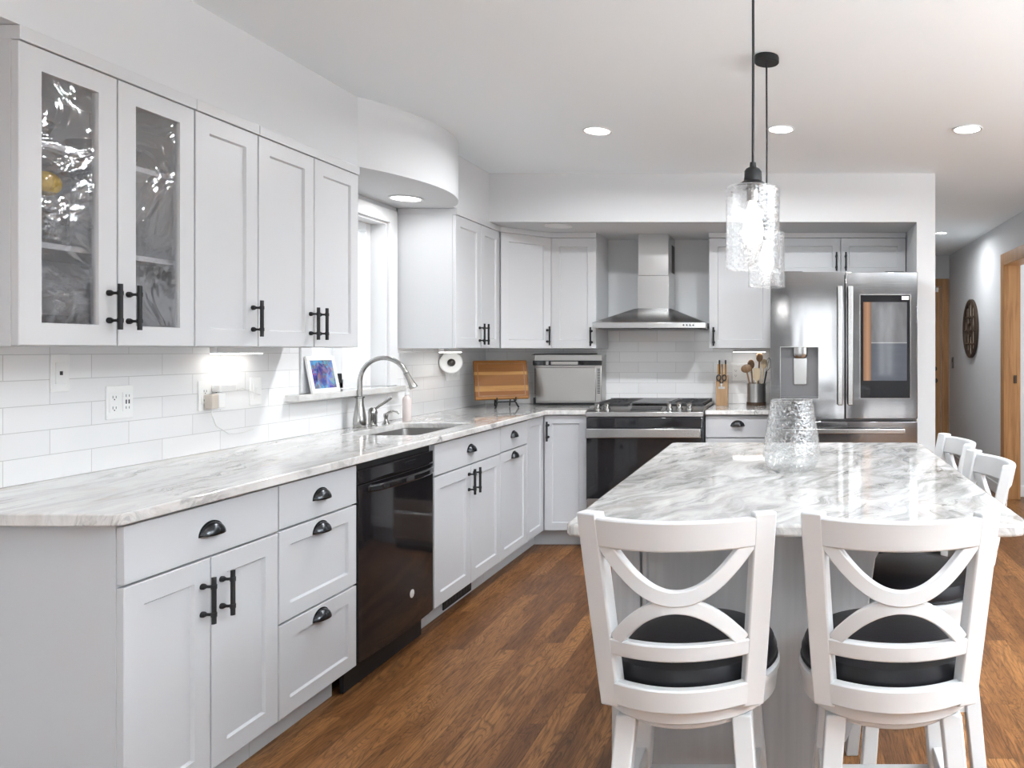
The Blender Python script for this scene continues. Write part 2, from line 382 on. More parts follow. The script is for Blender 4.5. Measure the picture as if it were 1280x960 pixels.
w = MB(); w.box(4.2, 4.3, 4.70, 6.82, 0, 0.7); w.box(4.2, 4.3, 4.70, 6.82, 2.3, H); w.box(4.2, 4.3, 4.7, 4.9, 0.7, 2.3); w.box(4.2, 4.3, 5.9, 6.82, 0.7, 2.3)  # unseen window opening added here for the hall-room daylight
S_('wall_far_side', w, M['rear_wall'])
# dining side wall, unseen wide window opening added to let fill light in
w = MB(); w.box(4.2, 4.3, -4.6, -1.5, 0, H); w.box(4.2, 4.3, 3.1, 4.58, 0, H); w.box(4.2, 4.3, -1.5, 3.1, 0, 0.45); w.box(4.2, 4.3, -1.5, 3.1, 2.25, H)
S_('wall_side', w, M['rear_wall'])
# rear wall with glazed patio openings
w = MB(); xs = [-2.29, -2.05, -0.75, 0.05, 0.85, 1.52, 1.85, 4.2]
for i in (0, 2, 4, 6): w.box(xs[i], xs[i+1], -4.6, -4.48, 0, H)
for i in (1, 3, 5): w.box(xs[i], xs[i+1], -4.6, -4.48, 2.2, H)
w.box(xs[1], xs[2], -4.6, -4.48, 0, 0.8); w.box(xs[5], xs[6], -4.6, -4.48, 0, 0.8)
S_('wall_rear', w, M['rear_wall'])
# soffit with the curved bay above the sink
A = [(XL, -4.48), (-1.945, -4.48), (-1.945, 3.40)]
for i in range(1, 40):
    t = i/40; a = math.pi*t
    y = 3.40+0.96*t
    x = -1.945 + 0.165*(math.sin(math.pi*t)**0.8)*(1+0.12*(t-0.5))
    A.append((x, y))
A += [(-1.945, 4.36), (-1.945, 4.87), (0.787, 4.87), (0.787, YB), (XL, YB)]
S_('wall_soffit', MB().prism(A, SOF, H), M['wall'])
# backsplash tile, structure skins on the walls
w = MB(); w.box(XL, XL+0.008, 1.846, 3.517, 0.9145, 1.34); w.box(XL, XL+0.008, 4.375, YB, 0.9145, 1.34); w.box(XL, XL+0.008, 3.517, 4.375, 0.9145, 1.077)
S_('wall_tile_left', w, M['tile_left'])
w = MB(); w.box(XL+0.008, -0.14, YB-0.008, YB, 0.9145, 1.52); S_('wall_tile_back', w, M['tile_back'])
# baseboards
S_('baseboard_bedroom', MB().box(1.985, 4.15, 6.805, 6.82, 0, 0.10), M['trim'], 0.003)
S_('baseboard_hall', MB().box(1.845, 1.86, 6.88, 9.09, 0, 0.10), M['trim'], 0.003)
S_('baseboard_alcove', MB().box(0.905, 0.918, 4.88, 9.05, 0, 0.10), M['trim'], 0.003)
# sink window
wn = struct(thing('window_1', 'x', 'x', (XL, 0, 0))); del wn['label']; del wn['category']
f = MB(); f.box(0, 0.018, WY0-0.08, WY0, 1.11, 2.105); f.box(0, 0.018, WY1, WY1+0.08, 1.11, 2.105); f.box(0, 0.018, WY0, WY1, WZ1, 2.105)
f.build('window_casing', M['trim'], wn, 0.003)
f = MB(); f.box(-0.135, 0.0, WY0, WY0+0.012, 1.11, WZ1); f.box(-0.135, 0, WY1-0.012, WY1, 1.11, WZ1); f.box(-0.135, 0, WY0+0.012, WY1-0.012, WZ1-0.012, WZ1)
f.build('window_jamb', M['trim'], wn)
f = MB(); f.box(-0.13, -0.085, WY0+0.012, WY0+0.06, 1.11, 2.018); f.box(-0.13, -0.085, WY1-0.06, WY1-0.012, 1.11, 2.018)
f.box(-0.13, -0.085, 3.93, 4.02, 1.11, 2.018); f.box(-0.13, -0.085, WY0+0.06, WY1-0.06, 1.11, 1.16); f.box(-0.13, -0.085, WY0+0.06, WY1-0.06, 1.97, 2.018)
f.build('window_frame', M['trim'], wn, 0.003)
MB().box(-0.112, -0.106, WY0+0.06, WY1-0.06, 1.16, 1.97).build('window_glass', M['pane'], wn)
MB().box(-0.085, -0.070, 3.962, 3.986, 1.14, 1.19).build('window_latch', M['black'], wn, 0.003)
# hall door
d = struct(thing('door_1', 'x', 'x', (0, 9.09, 0))); del d['label']; del d['category']
f = MB(); f.box(1.76, 1.85, -0.02, 0, 0, 2.16); f.box(0.92, 1.76, -0.02, 0, 2.07, 2.16); f.build('door_casing', M['oak'], d, 0.004)
f = MB(); f.box(0.95, 1.755, -0.012, 0, 0.01, 2.065); f.box(1.0, 1.35, -0.016, -0.012, 0.2, 0.9); f.box(1.4, 1.70, -0.016, -0.012, 0.2, 0.9); f.box(1.0, 1.70, -0.016, -0.012, 1.05, 1.95)
f.build('door_leaf', M['oak'], d, 0.002)
f = MB(); f.lathe([(0,0),(0.03,0),(0.032,-0.006),(0.012,-0.012),(0.012,-0.03),(0.028,-0.04),(0.03,-0.06),(0.02,-0.072),(0,-0.074)], (1.675,-0.016,0.95), 20, 'y')
f.lathe([(0,0),(0.03,0),(0.03,-0.012),(0.012,-0.018),(0,-0.018)], (1.675,-0.016,1.09), 20, 'y'); f.build('door_knob', M['bronze'], d)
MB().box(1.69, 1.72, -0.035, -0.02, 2.0, 2.055).build('door_sensor', M['plastic'], d, 0.003)
# cased opening in the hall wall
f = MB(); f.box(1.842, 1.86, 6.70, 6.79, 0, 2.16); f.box(1.842, 1.86, 5.66, 5.75, 0, 2.16); f.box(1.842, 1.86, 5.75, 6.70, 2.07, 2.16)
f.box(1.842, 1.99, 6.682, 6.70, 0, 2.07); f.box(1.842, 1.99, 5.75, 5.768, 0, 2.07); f.box(1.842, 1.99, 5.768, 6.682, 2.052, 2.07)
dd = struct(f.build('door_2', M['oak'], None, 0.003))
lt = MB(); lt.box(1.93, 1.955, 6.677, 6.682, 1.02, 1.09); lt.build('strike_plate', M['bronze'], dd)

# ------------------------------------------------------------------ cabinets
def handle_mesh(L=0.13):
    b = MB(); b.cyl((0,-0.034,-L/2), (0,-0.034,L/2), 0.0062, 14)
    for s in (-1, 1):
        z = s*L*0.30
        b.cyl((0,0,z), (0,-0.034,z), 0.0042, 10)
        b.lathe([(0,0),(0.0085,0),(0.0085,-0.006),(0.006,-0.011),(0,-0.011)], (0,0,z), 14, 'y')
        b.cyl((0,-0.034,z-0.006), (0,-0.034,z+0.006), 0.0076, 14)
    return b
def cup_mesh(wd=0.088, hh=0.036, dp=0.028):
    b = MB(); n, mrow = 20, 8
    rows = []
    for j in range(mrow+1):                      # shell: from wall edge (top arc) out to the lip
        ph = math.pi/2*j/mrow
        row = []
        for i in range(n+1):
            a = math.pi*i/n
            row.append(b.bm.verts.new((-wd/2*math.cos(a)*(1-0.10*math.sin(ph)), -dp*math.sin(ph)*(0.25+0.75*math.sin(a)), -hh*0.4 + hh*math.sin(a)*math.cos(ph))))
        rows.append(row)
    for j in range(mrow):
        for i in range(n): b.face([rows[j][i], rows[j][i+1], rows[j+1][i+1], rows[j+1][i]])
    # thin flange against the drawer front
    pts = [(-(wd/2+0.003)*math.cos(math.pi*i/n), -hh*0.42+(hh+0.004)*math.sin(math.pi*i/n)) for i in range(n+1)]
    b.prism(pts, -0.002, 0.0, 'y')
    return b
_h = {}
def add_handle(door, kind, x, y, z, rz=0):
    if kind not in _h:
        o = (handle_mesh() if kind == 'bar' else cup_mesh()).build('handle', M['black'] if kind == 'bar' else M['pull'])
        if kind == 'cup':
            so = o.modifiers.new('solid', 'SOLIDIFY'); so.thickness = 0.002
        _h[kind] = o
    else:
        o = _h[kind].copy(); C.objects.link(o)
    o.parent = door; o.location = (x, y, z)
    o['label'] = 'black bar pull' if kind == 'bar' else 'dark cup pull'
    return o
def shaker(x0, x1, z0, z1, fr=0.058, th=0.02, rec=0.009, glass=False):
    """door front facing -y, face at y=-th"""
    b = MB(); V = b.bm.verts.new
    def rect(xa, xb, za, zb, y): return [V((xa,y,za)), V((xb,y,za)), V((xb,y,zb)), V((xa,y,zb))]
    def ring(a, c):
        for i in range(4): b.face([a[i], a[(i+1) % 4], c[(i+1) % 4], c[i]])
    e = 0.0018
    back = rect(x0, x1, z0, z1, -0.001); side = rect(x0, x1, z0, z1, -th+e); front = rect(x0+e, x1-e, z0+e, z1-e, -th)
    i1 = rect(x0+fr, x1-fr, z0+fr, z1-fr, -th)
    s = 0.005 if not glass else 0.001
    i2 = rect(x0+fr+s, x1-fr-s, z0+fr+s, z1-fr-s, -th+rec)
    ring(back, side); ring(side, front); ring(front, i1); ring(i1, i2)
    if glass:
        i3 = rect(x0+fr+s, x1-fr-s, z0+fr+s, z1-fr-s, -0.001); ring(i2, i3); ring(i3, back)
    else:
        b.face(i2); b.face(back[::-1])
    return b
def slab(x0, x1, z0, z1, th=0.02): return MB().box(x0, x1, -th, -0.001, z0, z1)
G = 0.0021
def cabinet(name, label, loc, rz, w, d, z0, z1, cm, fronts, group, base=True, kick_d=0.075, glass=False, crown=False, body=True, kick=None, open_top=False):
    t = thing(name, label, 'cabinet', loc, rz, group)
    if glass:
        b = MB(); p = 0.016
        b.box(0, p, 0, d, z0, z1); b.box(w-p, w, 0, d, z0, z1); b.box(p, w-p, 0, d, z0, z0+p); b.box(p, w-p, 0, d, z1-p, z1); b.box(p, w-p, d-p, d, z0+p, z1-p, 1)
        b.box(p, p+0.002, 0.004, d-p, z0+p, z1-p, 1); b.box(w-p-0.002, w-p, 0.004, d-p, z0+p, z1-p, 1)
        b.build('carcass', [cm, M['interior']], t)
    elif open_top:
        b = MB(); p = 0.018
        b.box(0, p, 0, d, z0, z1); b.box(w-p, w, 0, d, z0, z1); b.box(p, w-p, 0, p, z0, z1); b.box(p, w-p, d-0.006, d, z0, z1); b.box(p, w-p, p, d-0.006, z0, z0+p)
        b.build('carcass', cm, t)
    else:
        MB().box(0, w, 0, d, z0, z1).build('carcass', cm, t)
    if base:
        k0, k1 = kick or (0, w)
        MB().box(k0, k1, kick_d, kick_d+0.018, 0, z0).build('toe_kick', cm, t)
    if crown:
        MB().box(0, w, -0.026, d*0.98, z1, SOF-0.001).build('crown_rail', cm, t, 0.002)
    for fr in fronts:
        kind, x0, x1, za, zb = fr[:5]
        nm = {'door': 'door', 'glass': 'door', 'drawer': 'drawer', 'slab': 'drawer'}[kind]
        if kind == 'slab': b = slab(x0+G, x1-G, za+G, zb-G)
        elif kind == 'drawer': b = shaker(x0+G, x1-G, za+G, zb-G, fr[8] if len(fr) > 8 else 0.052)
        else: b = shaker(x0+G, x1-G, za+G, zb-G, fr[8] if len(fr) > 8 else 0.058, glass=(kind == 'glass'))
        dr = b.build(nm, cm, t, 0.0015 if kind == 'slab' else 0)
        if kind == 'glass':
            f = 0.058
            MB().box(x0+f, x1-f, -0.0125, -0.0085, za+f, zb-f).build('glass_pane', M['wavyglass'], dr)['label'] = 'rippled glass pane'
        if len(fr) > 7 and fr[5]:
            add_handle(dr, fr[5], fr[6], -0.02, fr[7])
    return t
UF = XL+0.332   # carcass front of the wall cabinets on the left wall -> door face -1.938
UF = -1.965
UB, UT = 1.322, 2.093
gU, gB = 'white wall cabinets', 'light grey base cabinets'
def up_left(y0, y1, label, fronts, glass=False):
    return cabinet('wall_cabinet', label, (UF, y0, 0), 90, y1-y0, UF-XL-0.002 - (0.009 if False else 0), UB, UT, M['white_cab'], fronts, gU, base=False, crown=True, glass=glass)
# glass pair
w = 0.565
cg = up_left(1.912, 2.477, 'white wall cabinet with two rippled glass doors, nearest on the left wall',
    [('glass', 0, w/2, UB, UT, 'bar', w/2-0.030, 1.435), ('glass', w/2, w, UB, UT, 'bar', w/2+0.034, 1.435)], glass=True)
for z in (1.598, 1.868):
    MB().box(0.019, w-0.019, 0.02, UF-XL-0.022, z-0.016, z).build('shelf', M['white_cab'], cg, 0.001)
w = 0.292
up_left(2.4785, 2.7695, 'white single-door wall cabinet beside the glass-door cabinet on the left wall', [('door', 0, w, UB, UT, 'bar', w-0.030, 1.425)])
w = 0.640
up_left(2.771, 3.409, 'white two-door wall cabinet between single-door cabinet and sink window', [('door', 0, 0.323, UB, UT, 'bar', 0.296, 1.418), ('door', 0.323, 0.638, UB, UT, 'bar', 0.352, 1.418)])
w = 0.66
up_left(4.39, 5.045, 'white narrow two-door wall cabinet past the sink window, over the cutting board', [('door', 0, 0.355, UB, UT, 'bar', 0.326, 1.41), ('door', 0.355, 0.655, UB, UT, 'bar', 0.388, 1.41)])
# diagonal corner wall cabinet
BF = YB-0.332    # carcass front on back wall
P0, P1 = Vector((UF+0.02, 5.046)), Vector((-1.692, BF-0.012))
t = thing('corner_wall_cabinet', 'white diagonal corner wall cabinet above the flipped-up countertop oven', 'cabinet', (P0.x, P0.y, 0), math.degrees(math.atan2(P1.y-P0.y, P1.x-P0.x)), gU)
L = (P1-P0).length; rzz = math.atan2(P1.y-P0.y, P1.x-P0.x)
def loc2(p):
    q = Vector((p[0], p[1])) - P0; c, s = math.cos(rzz), math.sin(rzz)
    return (q.x*c+q.y*s, -q.x*s+q.y*c)
out = [loc2(p) for p in ((UF+0.006, 5.048), (-1.694, BF), (-1.694, YB-0.010), (XL+0.010, YB-0.010), (XL+0.010, 5.048))]
out[0] = (0.0, 0.012); out[1] = (L-0.001, 0.012)
MB().prism(out, UB, UT).build('carcass', M['white_cab'], t)
oc = list(out); oc[0] = (0.0, -0.012); oc[1] = (L, -0.012)
MB().prism(oc, UT, SOF-0.001).build('crown_rail', M['white_cab'], t, 0.002)
dr = shaker(0.004, L-0.004, UB+G, UT-G, 0.055).build('door', M['white_cab'], t); dr.location.y = 0.010
add_handle(dr, 'bar', L-0.035, -0.02, 1.41)
def up_back(x0, x1, z0, label, fronts):
    return cabinet('wall_cabinet', label, (x0, BF, 0), 0, x1-x0, YB-BF-0.010, z0, UT, M['white_cab'], fronts, gU, base=False, crown=True)
w = 0.316
up_back(-1.690, -1.374, UB, 'white single-door wall cabinet just left of the range hood', [('door', 0, w, UB, UT, 'bar', w-0.032, 1.405)])
w = 0.438
up_back(-0.590, -0.152, UB, 'white wall cabinet between the range hood and the refrigerator', [('door', 0, w, UB, UT, 'bar', 0.035, 1.405)])
w = 0.93
up_back(-0.150, 0.782, 1.825, 'short white two-door wall cabinet above the refrigerator', [('door', 0, 0.478, 1.827, UT, 'bar', 0.447, 1.925, 0.055), ('door', 0.478, 0.932, 1.827, UT, 'bar', 0.512, 1.925, 0.055)])

# base cabinets
XB = -1.677; DB = XB-XL-0.002; Z0, Z1 = 0.114, 0.882
def base_left(name, y0, y1, label, fronts, kick=None, open_top=False):
    return cabinet(name, label, (XB, y0, 0), 90, y1-y0, DB, Z0, Z1, M['grey_cab'], fronts, gB, kick=kick, open_top=open_top)
w = 0.570
c1 = base_left('base_cabinet', 1.885, 2.453, 'light grey base cabinet with one wide drawer over two doors, at near end', [('slab', 0, 0.568, 0.727, 0.876, 'cup', 0.284, 0.803),
    ('door', 0, 0.284, Z0, 0.724, 'bar', 0.250, 0.610), ('door', 0.284, 0.568, Z0, 0.724, 'bar', 0.322, 0.610)])
w = 0.434
base_left('drawer_cabinet', 2.4545, 2.892, 'light grey base cabinet of three drawers beside the black dishwasher', [('slab', 0, 0.437, 0.730, 0.876, 'cup', 0.218, 0.806),
    ('drawer', 0, 0.437, 0.425, 0.727, 'cup', 0.218, 0.690), ('drawer', 0, 0.437, Z0, 0.422, 'cup', 0.218, 0.385)])
base_left('sink_cabinet', 3.513, 4.309, 'light grey two-door base cabinet under the sink', [('slab', 0.004, 0.796, 0.727, 0.876, 'cup', 0.40, 0.806),
    ('door', 0.004, 0.402, Z0, 0.724, 'bar', 0.372, 0.640), ('door', 0.402, 0.796, Z0, 0.724, 'bar', 0.436, 0.640)], open_top=True)
base_left('pullout_cabinet', 4.3105, 4.739, 'light grey base cabinet with drawer over pull-out front, both with cup pulls', [('slab', 0, 0.4285, 0.730, 0.876, 'cup', 0.20, 0.812),
    ('drawer', 0, 0.4285, Z0, 0.727, 'cup', 0.21, 0.690)])
# corner base cabinet with two leaves
YF = 5.072       # carcass front on the back wall; door face 5.052
t = thing('corner_base_cabinet', 'light grey inside-corner base cabinet with two hinged leaves and one bar pull', 'cabinet', (0,0,0), 0, gB)
MB().prism([(XL+0.002, 4.7405), (XB, 4.7405), (XB, YF), (-1.368, YF), (-1.368, YB-0.002), (XL+0.002, YB-0.002)], Z0, Z1).build('carcass', M['grey_cab'], t)
kb = MB(); kb.box(XB-0.093, XB-0.075, 4.7405, YF+0.093, 0, Z0); kb.box(XB-0.075, -1.368, YF+0.075, YF+0.093, 0, Z0); kb.build('toe_kick', M['grey_cab'], t)
l1 = shaker(G, 0.311-G, Z0+G, 0.876, 0.05).build('door', M['grey_cab'], t); l1.location = (XB, 4.7405, 0); l1.rotation_euler = (0,0,R(90))
l2 = shaker(0.003, 0.287-G, Z0+G, 0.876, 0.05).build('door', M['grey_cab'], t); l2.location = (-1.655, YF, 0)
add_handle(l2, 'bar', 0.03, -0.02, 0.775)
# right of range
w = 0.43
cabinet('base_cabinet', 'light grey base cabinet with drawer between the range and the refrigerator', (-0.586, YF, 0), 0, 0.43, YB-YF-0.002, Z0, Z1, M['grey_cab'],
    [('slab', 0, 0.43, 0.730, 0.876, 'cup', 0.215, 0.822), ('door', 0, 0.43, Z0, 0.727, 'bar', 0.035, 0.62)], gB)
# toe-kick heat register
t = thing('floor_register', 'black slotted heat register set in the toe kick under the sink', 'vent', (XB-0.074, 3.80, 0.012), 90)
b = MB(); b.box(0, 0.33, -0.006, 0, 0, 0.092); b.build('register_plate', M['black'], t, 0.002)
b = MB()
for i in range(9):
    for j in range(2): b.box(0.02+i*0.033, 0.044+i*0.033, -0.008, -0.0055, 0.016+j*0.034, 0.040+j*0.034)
b.build('grille', M['darkslot'], t, 0.001)

# ------------------------------------------------------------------ worktops
CT0, CT1 = 0.884, 0.914
EX = -1.632
t = thing('countertop', 'L-shaped cream and grey veined stone worktop holding the sink', 'countertop', (0,0,0))
bm = bmesh.new()
SX0, SX1, SY0, SY1 = -2.135, -1.755, 3.56, 4.17
def rrect(x0, x1, y0, y1, r, n=6):
    o = []
    for cx, cy, a0 in ((x1-r,y0+r,-90),(x1-r,y1-r,0),(x0+r,y1-r,90),(x0+r,y0+r,180)):
        for i in range(n+1):
            a = R(a0+90*i/n); o.append((cx+r*math.cos(a), cy+r*math.sin(a)))
    return o
hole = rrect(SX0, SX1, SY0, SY1, 0.03)
outer = [(XL+0.001, 1.846), (EX-0.012, 1.846), (EX, 1.858), (EX, 5.028), (-1.366, 5.028), (-1.366, YB-0.009), (XL+0.001, YB-0.009)]
def slab_hole(bm, outer, hole, z0, z1):
    for z, flip in ((z0, True), (z1, False)):
        vo = [bm.verts.new((*p, z)) for p in outer]; vh = [bm.verts.new((*p, z)) for p in hole]
        es = [bm.edges.new((vo[i], vo[(i+1) % len(vo)])) for i in range(len(vo))] + [bm.edges.new((vh[i], vh[(i+1) % len(vh)])) for i in range(len(vh))]
        bmesh.ops.triangle_fill(bm, edges=es, use_beauty=True)
        if flip: lo, lh = vo, vh
        else: ho, hh = vo, vh
    for a, b2 in ((lo, ho), (lh, hh)):
        for i in range(len(a)): bm.faces.new([a[i], a[(i+1) % len(a)], b2[(i+1) % len(a)], b2[i]])
slab_hole(bm, outer, hole, CT0, CT1)
b = MB(); b.bm.free(); b.bm = bm
b.build('slab', M['stone'], t, 0.004)
tag(MB().box(-0.584, -0.152, 5.028, YB-0.009, CT0, CT1).build('countertop', M['stone'], None, 0.004), 'short stone worktop between the range and the refrigerator', 'countertop')
# window sill of the same stone
struct(MB().box(XL-0.083, -2.216, 3.42, 4.385, 1.078, 1.109).build('window_sill', M['stone'], None, 0.004))
# sink
t = thing('sink', 'undermount brushed steel sink bowl below the window', 'sink', (0,0,0))
b = MB(); n = []
ro = rrect(SX0-0.02, SX1+0.02, SY0-0.02, SY1+0.02, 0.045); ri = rrect(SX0+0.004, SX1-0.004, SY0+0.004, SY1-0.004, 0.03); rb = rrect(SX0+0.02, SX1-0.02, SY0+0.02, SY1-0.02, 0.05)
rings = [[b.bm.verts.new((*p, z)) for p in rr] for rr, z in ((ro, 0.8838), (ri, 0.8838), (rb, 0.70))]
for a, c_ in zip(rings, rings[1:]):
    for i in range(len(a)): b.face([a[i], a[(i+1) % len(a)], c_[(i+1) % len(a)], c_[i]])
b.face(rings[2]); o = b.build('bowl', M['sinksteel'], t)
MB().lathe([(0,0.7005),(0.04,0.7005),(0.045,0.703),(0.032,0.7025),(0.0,0.7015)], (-1.95,3.87,0), 24).build('drain', M['chrome'], t)

# ------------------------------------------------------------------ island
IX0, IX1, IY0, IY1 = -0.525, 0.546, 1.737, 3.284
tag(MB().prism([(IX0+0.035, IY0), (IX1-0.05, IY0), (IX1-0.020, IY0+0.010), (IX1-0.003, IY0+0.035), (IX1, IY0+0.07), (IX1, IY1-0.02), (IX1-0.02, IY1), (IX0+0.02, IY1), (IX0, IY1-0.02), (IX0, IY0+0.03), (IX0+0.010, IY0+0.010)], CT0, CT1).build('island_countertop', M['stone_island'], None, 0.007, 3),
    'grey and white veined stone top of the kitchen island', 'countertop')
t = thing('kitchen_island', 'grey painted kitchen island base under the veined stone top', 'island', (0,0,0))
BX0, BX1, BY0, BY1 = -0.482, 0.092, 2.06, 3.25
MB().box(BX0, BX1, BY0, BY1, 0.10, 0.8835).build('carcass', M['island'], t)
MB().box(BX0+0.0, BX1, BY0+0.0, BY1-0.05, 0, 0.10).build('plinth', M['island'], t)
b = shaker(BX0+0.075, BX1-0.002, 0.10, 0.87, 0.012, 0.012, 0.008)
o = b.build('front_panel', M['island'], t); o.location.y = BY0
MB().box(BX0-0.006, BX0+0.07, BY0-0.016, BY0+0.05, 0.0, 0.8835).build('corner_post', M['island'], t, 0.003)
# flared bracket holding the overhang
pf = [(BX1, 0.22), (BX1+0.05, 0.26), (BX1+0.095, 0.36), (BX1+0.108, 0.50), (BX1+0.112, 0.64), (BX1+0.128, 0.75), (BX1+0.17, 0.83), (BX1+0.26, 0.872), (BX1+0.32, 0.8835), (BX1, 0.8835)]
MB().prism(pf, BY0-0.01, BY0+0.045, 'y').build('bracket', M['island'], t, 0.003)
for i in range(3):
    x = BY0+0.05+i*0.39
    o = shaker(0, 0.385, 0.11, 0.868, 0.055).build('door', M['island'], t); o.location = (BX0, BY0+0.05+0.385*(i+1)+i*0.005, 0); o.rotation_euler = (0,0,R(-90))

# ------------------------------------------------------------------ stools
def make_stool():
    t = thing('counter_stool', 'x', 'stool')
    ZB, ZT = 0.560, 0.985
    def k(z): return (z-ZB)/(ZT-ZB)
    def Wd(z): return 0.146+0.030*k(z)**0.9
    def y0(z): return -0.158-0.080*k(z)**1.15
    sag = 0.056
    def P(tt, z): return Vector((Wd(z)*tt, y0(z)-sag*(1-tt*tt), z))
    def N(tt, z):
        v = Vector((-2*sag*tt*-1, -Wd(z), 0)); v = Vector((2*sag*tt, -Wd(z), 0)); return v.normalized()
    def up(tt, z): return (P(tt, z+0.005)-P(tt, z-0.005)).normalized()
    # posts
    for s in (-1, 1):
        b = MB(); items = []
        for i in range(13):
            z = ZB+(ZT-ZB)*i/12
            a = Vector((math.cos(R(22)), s*math.sin(R(22)), 0)); nrm = Vector((s*math.sin(R(22)), -math.cos(R(22)), 0))
            items.append((P(s, z), a*0.0235, nrm*0.016))
        b.sweep(items).build('back_post', M['chairwhite'], t, 0.004)
    def rail(name, za, zb, th=0.011, e=0.93):
        b = MB(); items = []
        for i in range(25):
            tt = -e+2*e*i/24; zm = (za+zb)/2
            items.append((P(tt, zm), up(tt, zm)*(zb-za)/2, N(tt, zm)*th))
        b.sweep(items).build(name, M['chairwhite'], t, 0.004)
    rail('top_rail', 0.914, 0.977, 0.012, 0.96)
    rail('middle_rail', 0.679, 0.716)
    rail('bottom_rail', 0.566, 0.618, 0.012)
    def arc(name, f, t0):
        b = MB(); pts = [(-t0+2*t0*i/40, f(-t0+2*t0*i/40)) for i in range(41)]
        items = []
        for i, (tt, z) in enumerate(pts):
            p = P(tt, z); a = P(*pts[max(i-1, 0)]); c_ = P(*pts[min(i+1, 40)])
            tg = (c_-a).normalized(); nn = N(tt, z); wv = tg.cross(nn).normalized()
            items.append((p, wv*0.0155, nn*0.009))
        b.sweep(items).build(name, M['chairwhite'], t, 0.0025)
    arc('upper_arc', lambda q: 0.815+0.108*(abs(q)/0.84)**2.1, 0.84)
    arc('lower_arc', lambda q: 0.800-0.088*(abs(q)/0.82)**2.0, 0.82)
    # seat
    b = MB(); b.lathe([(0,0.598),(0.188,0.598),(0.196,0.604),(0.198,0.622),(0.190,0.642),(0.165,0.655),(0.1,0.662),(0,0.664)], (0,0,0), 48)
    b.lathe([(0.1965,0.6015),(0.2005,0.605),(0.1965,0.6085)], (0,0,0), 48, closed=True)
    b.build('seat_cushion', M['leather'], t)
    MB().lathe([(0,0.528),(0.190,0.528),(0.195,0.533),(0.200,0.575),(0.204,0.582),(0.204,0.594),(0.198,0.5975),(0,0.5975)], (0,0,0), 48).build('seat_ring', M['chairwhite'], t)
    MB().lathe([(0,0.505),(0.160,0.505),(0.164,0.509),(0.164,0.524),(0.160,0.5275),(0,0.5275)], (0,0,0), 48).build('swivel_apron', M['chairwhite'], t)
    for sx in (-1, 1):
        for sy in (-1, 1):
            b = MB()
            def q(x, y, z, h): return [(x-h,y-h,z),(x+h,y-h,z),(x+h,y+h,z),(x-h,y+h,z)]
            b.hexa(q(sx*0.168, sy*0.168, 0, 0.020), q(sx*0.124, sy*0.124, 0.5275, 0.022))
            b.build('leg', M['chairwhite'], t, 0.004)
    for (ax, z) in (('f', 0.235), ('b', 0.30), ('l', 0.30), ('r', 0.30)):
        r = 0.168-0.044*z/0.5275; b = MB()
        if ax == 'f': b.box(-r, r, r-0.014, r+0.014, z-0.022, z+0.022)
        if ax == 'b': b.box(-r, r, -r-0.012, -r+0.012, z-0.02, z+0.02)
        if ax == 'l': b.box(-r-0.012, -r+0.012, -r, r, z-0.02, z+0.02)
        if ax == 'r': b.box(r-0.012, r+0.012, -r, r, z-0.02, z+0.02)
        b.build('stretcher', M['chairwhite'], t, 0.003)
    return t
st = make_stool()
gS = 'white counter stools around the island'
ROW = [((-0.236, 1.782, 0), 0, 'white cross-back counter stool at island front, closer to the dishwasher'),
       ((0.216, 1.782, 0), 0, 'white cross-back counter stool at island front, closer to the hall'),
       ((0.362, 2.32, 0), 92, 'white counter stool on the hall side of island, nearer the camera'),
       ((0.362, 2.81, 0), 92, 'white counter stool on the hall side of island, nearer the refrigerator')]
for i, (l, rz, lb) in enumerate(ROW):
    o = st if i == 0 else dup(st)
    o.location = l; o.rotation_euler = (0, 0, R(rz)); tag(o, lb, 'stool', gS)

# ------------------------------------------------------------------ dishwasher
t = thing('dishwasher', 'glossy black built-in dishwasher between grey base cabinets', 'dishwasher', (XB, 2.897, 0), 90)
w = 0.612
MB().box(0.002, w-0.002, 0.0, 0.55, 0.10, 0.878).build('tub', M['black'], t)
b = MB(); n = 14                                 # gently bowed door
pts = [(0.006, -0.001)]
for i in range(n+1):
    x = 0.006+(w-0.012)*i/n; pts.append((x, -0.020-0.012*math.sin(math.pi*i/n)**0.7))
pts.append((w-0.006, -0.001))
b.prism(pts, 0.118, 0.795, 'z'); b.build('door', M['blackgloss'], t, 0.002)
b = MB(); b.prism(pts, 0.798, 0.852, 'z'); b.build('control_panel', M['blackgloss'], t, 0.002)
b = MB(); pth = []
for i in range(17):
    u = i/16; pth.append((0.05+(w-0.10)*u, -0.030-0.055*math.sin(math.pi*u)**0.5, 0.775+0.004*math.sin(math.pi*u)))
b.sweep([(p, (0,0,0.014), (0,0.009,0)) for p in pth]).build('handle', M['blackgloss'], t, 0.006, 3)
MB().lathe([(0,-0.030),(0.017,-0.030),(0.018,-0.033),(0.014,-0.0345),(0.0,-0.0345)], (0.39,0,0.262), 24, 'y').build('badge', mat('satin_badge', (0.8,0.8,0.78), 0.45, 0.6), t)['label'] = 'round chrome badge'
MB().box(0.33, 0.42, -0.034, -0.030, 0.822, 0.838).build('display', M['ovenglass'], t, 0.001)
MB().box(0.004, w-0.004, 0.035, 0.05, 0.005, 0.10).build('kick_plate', M['black'], t)

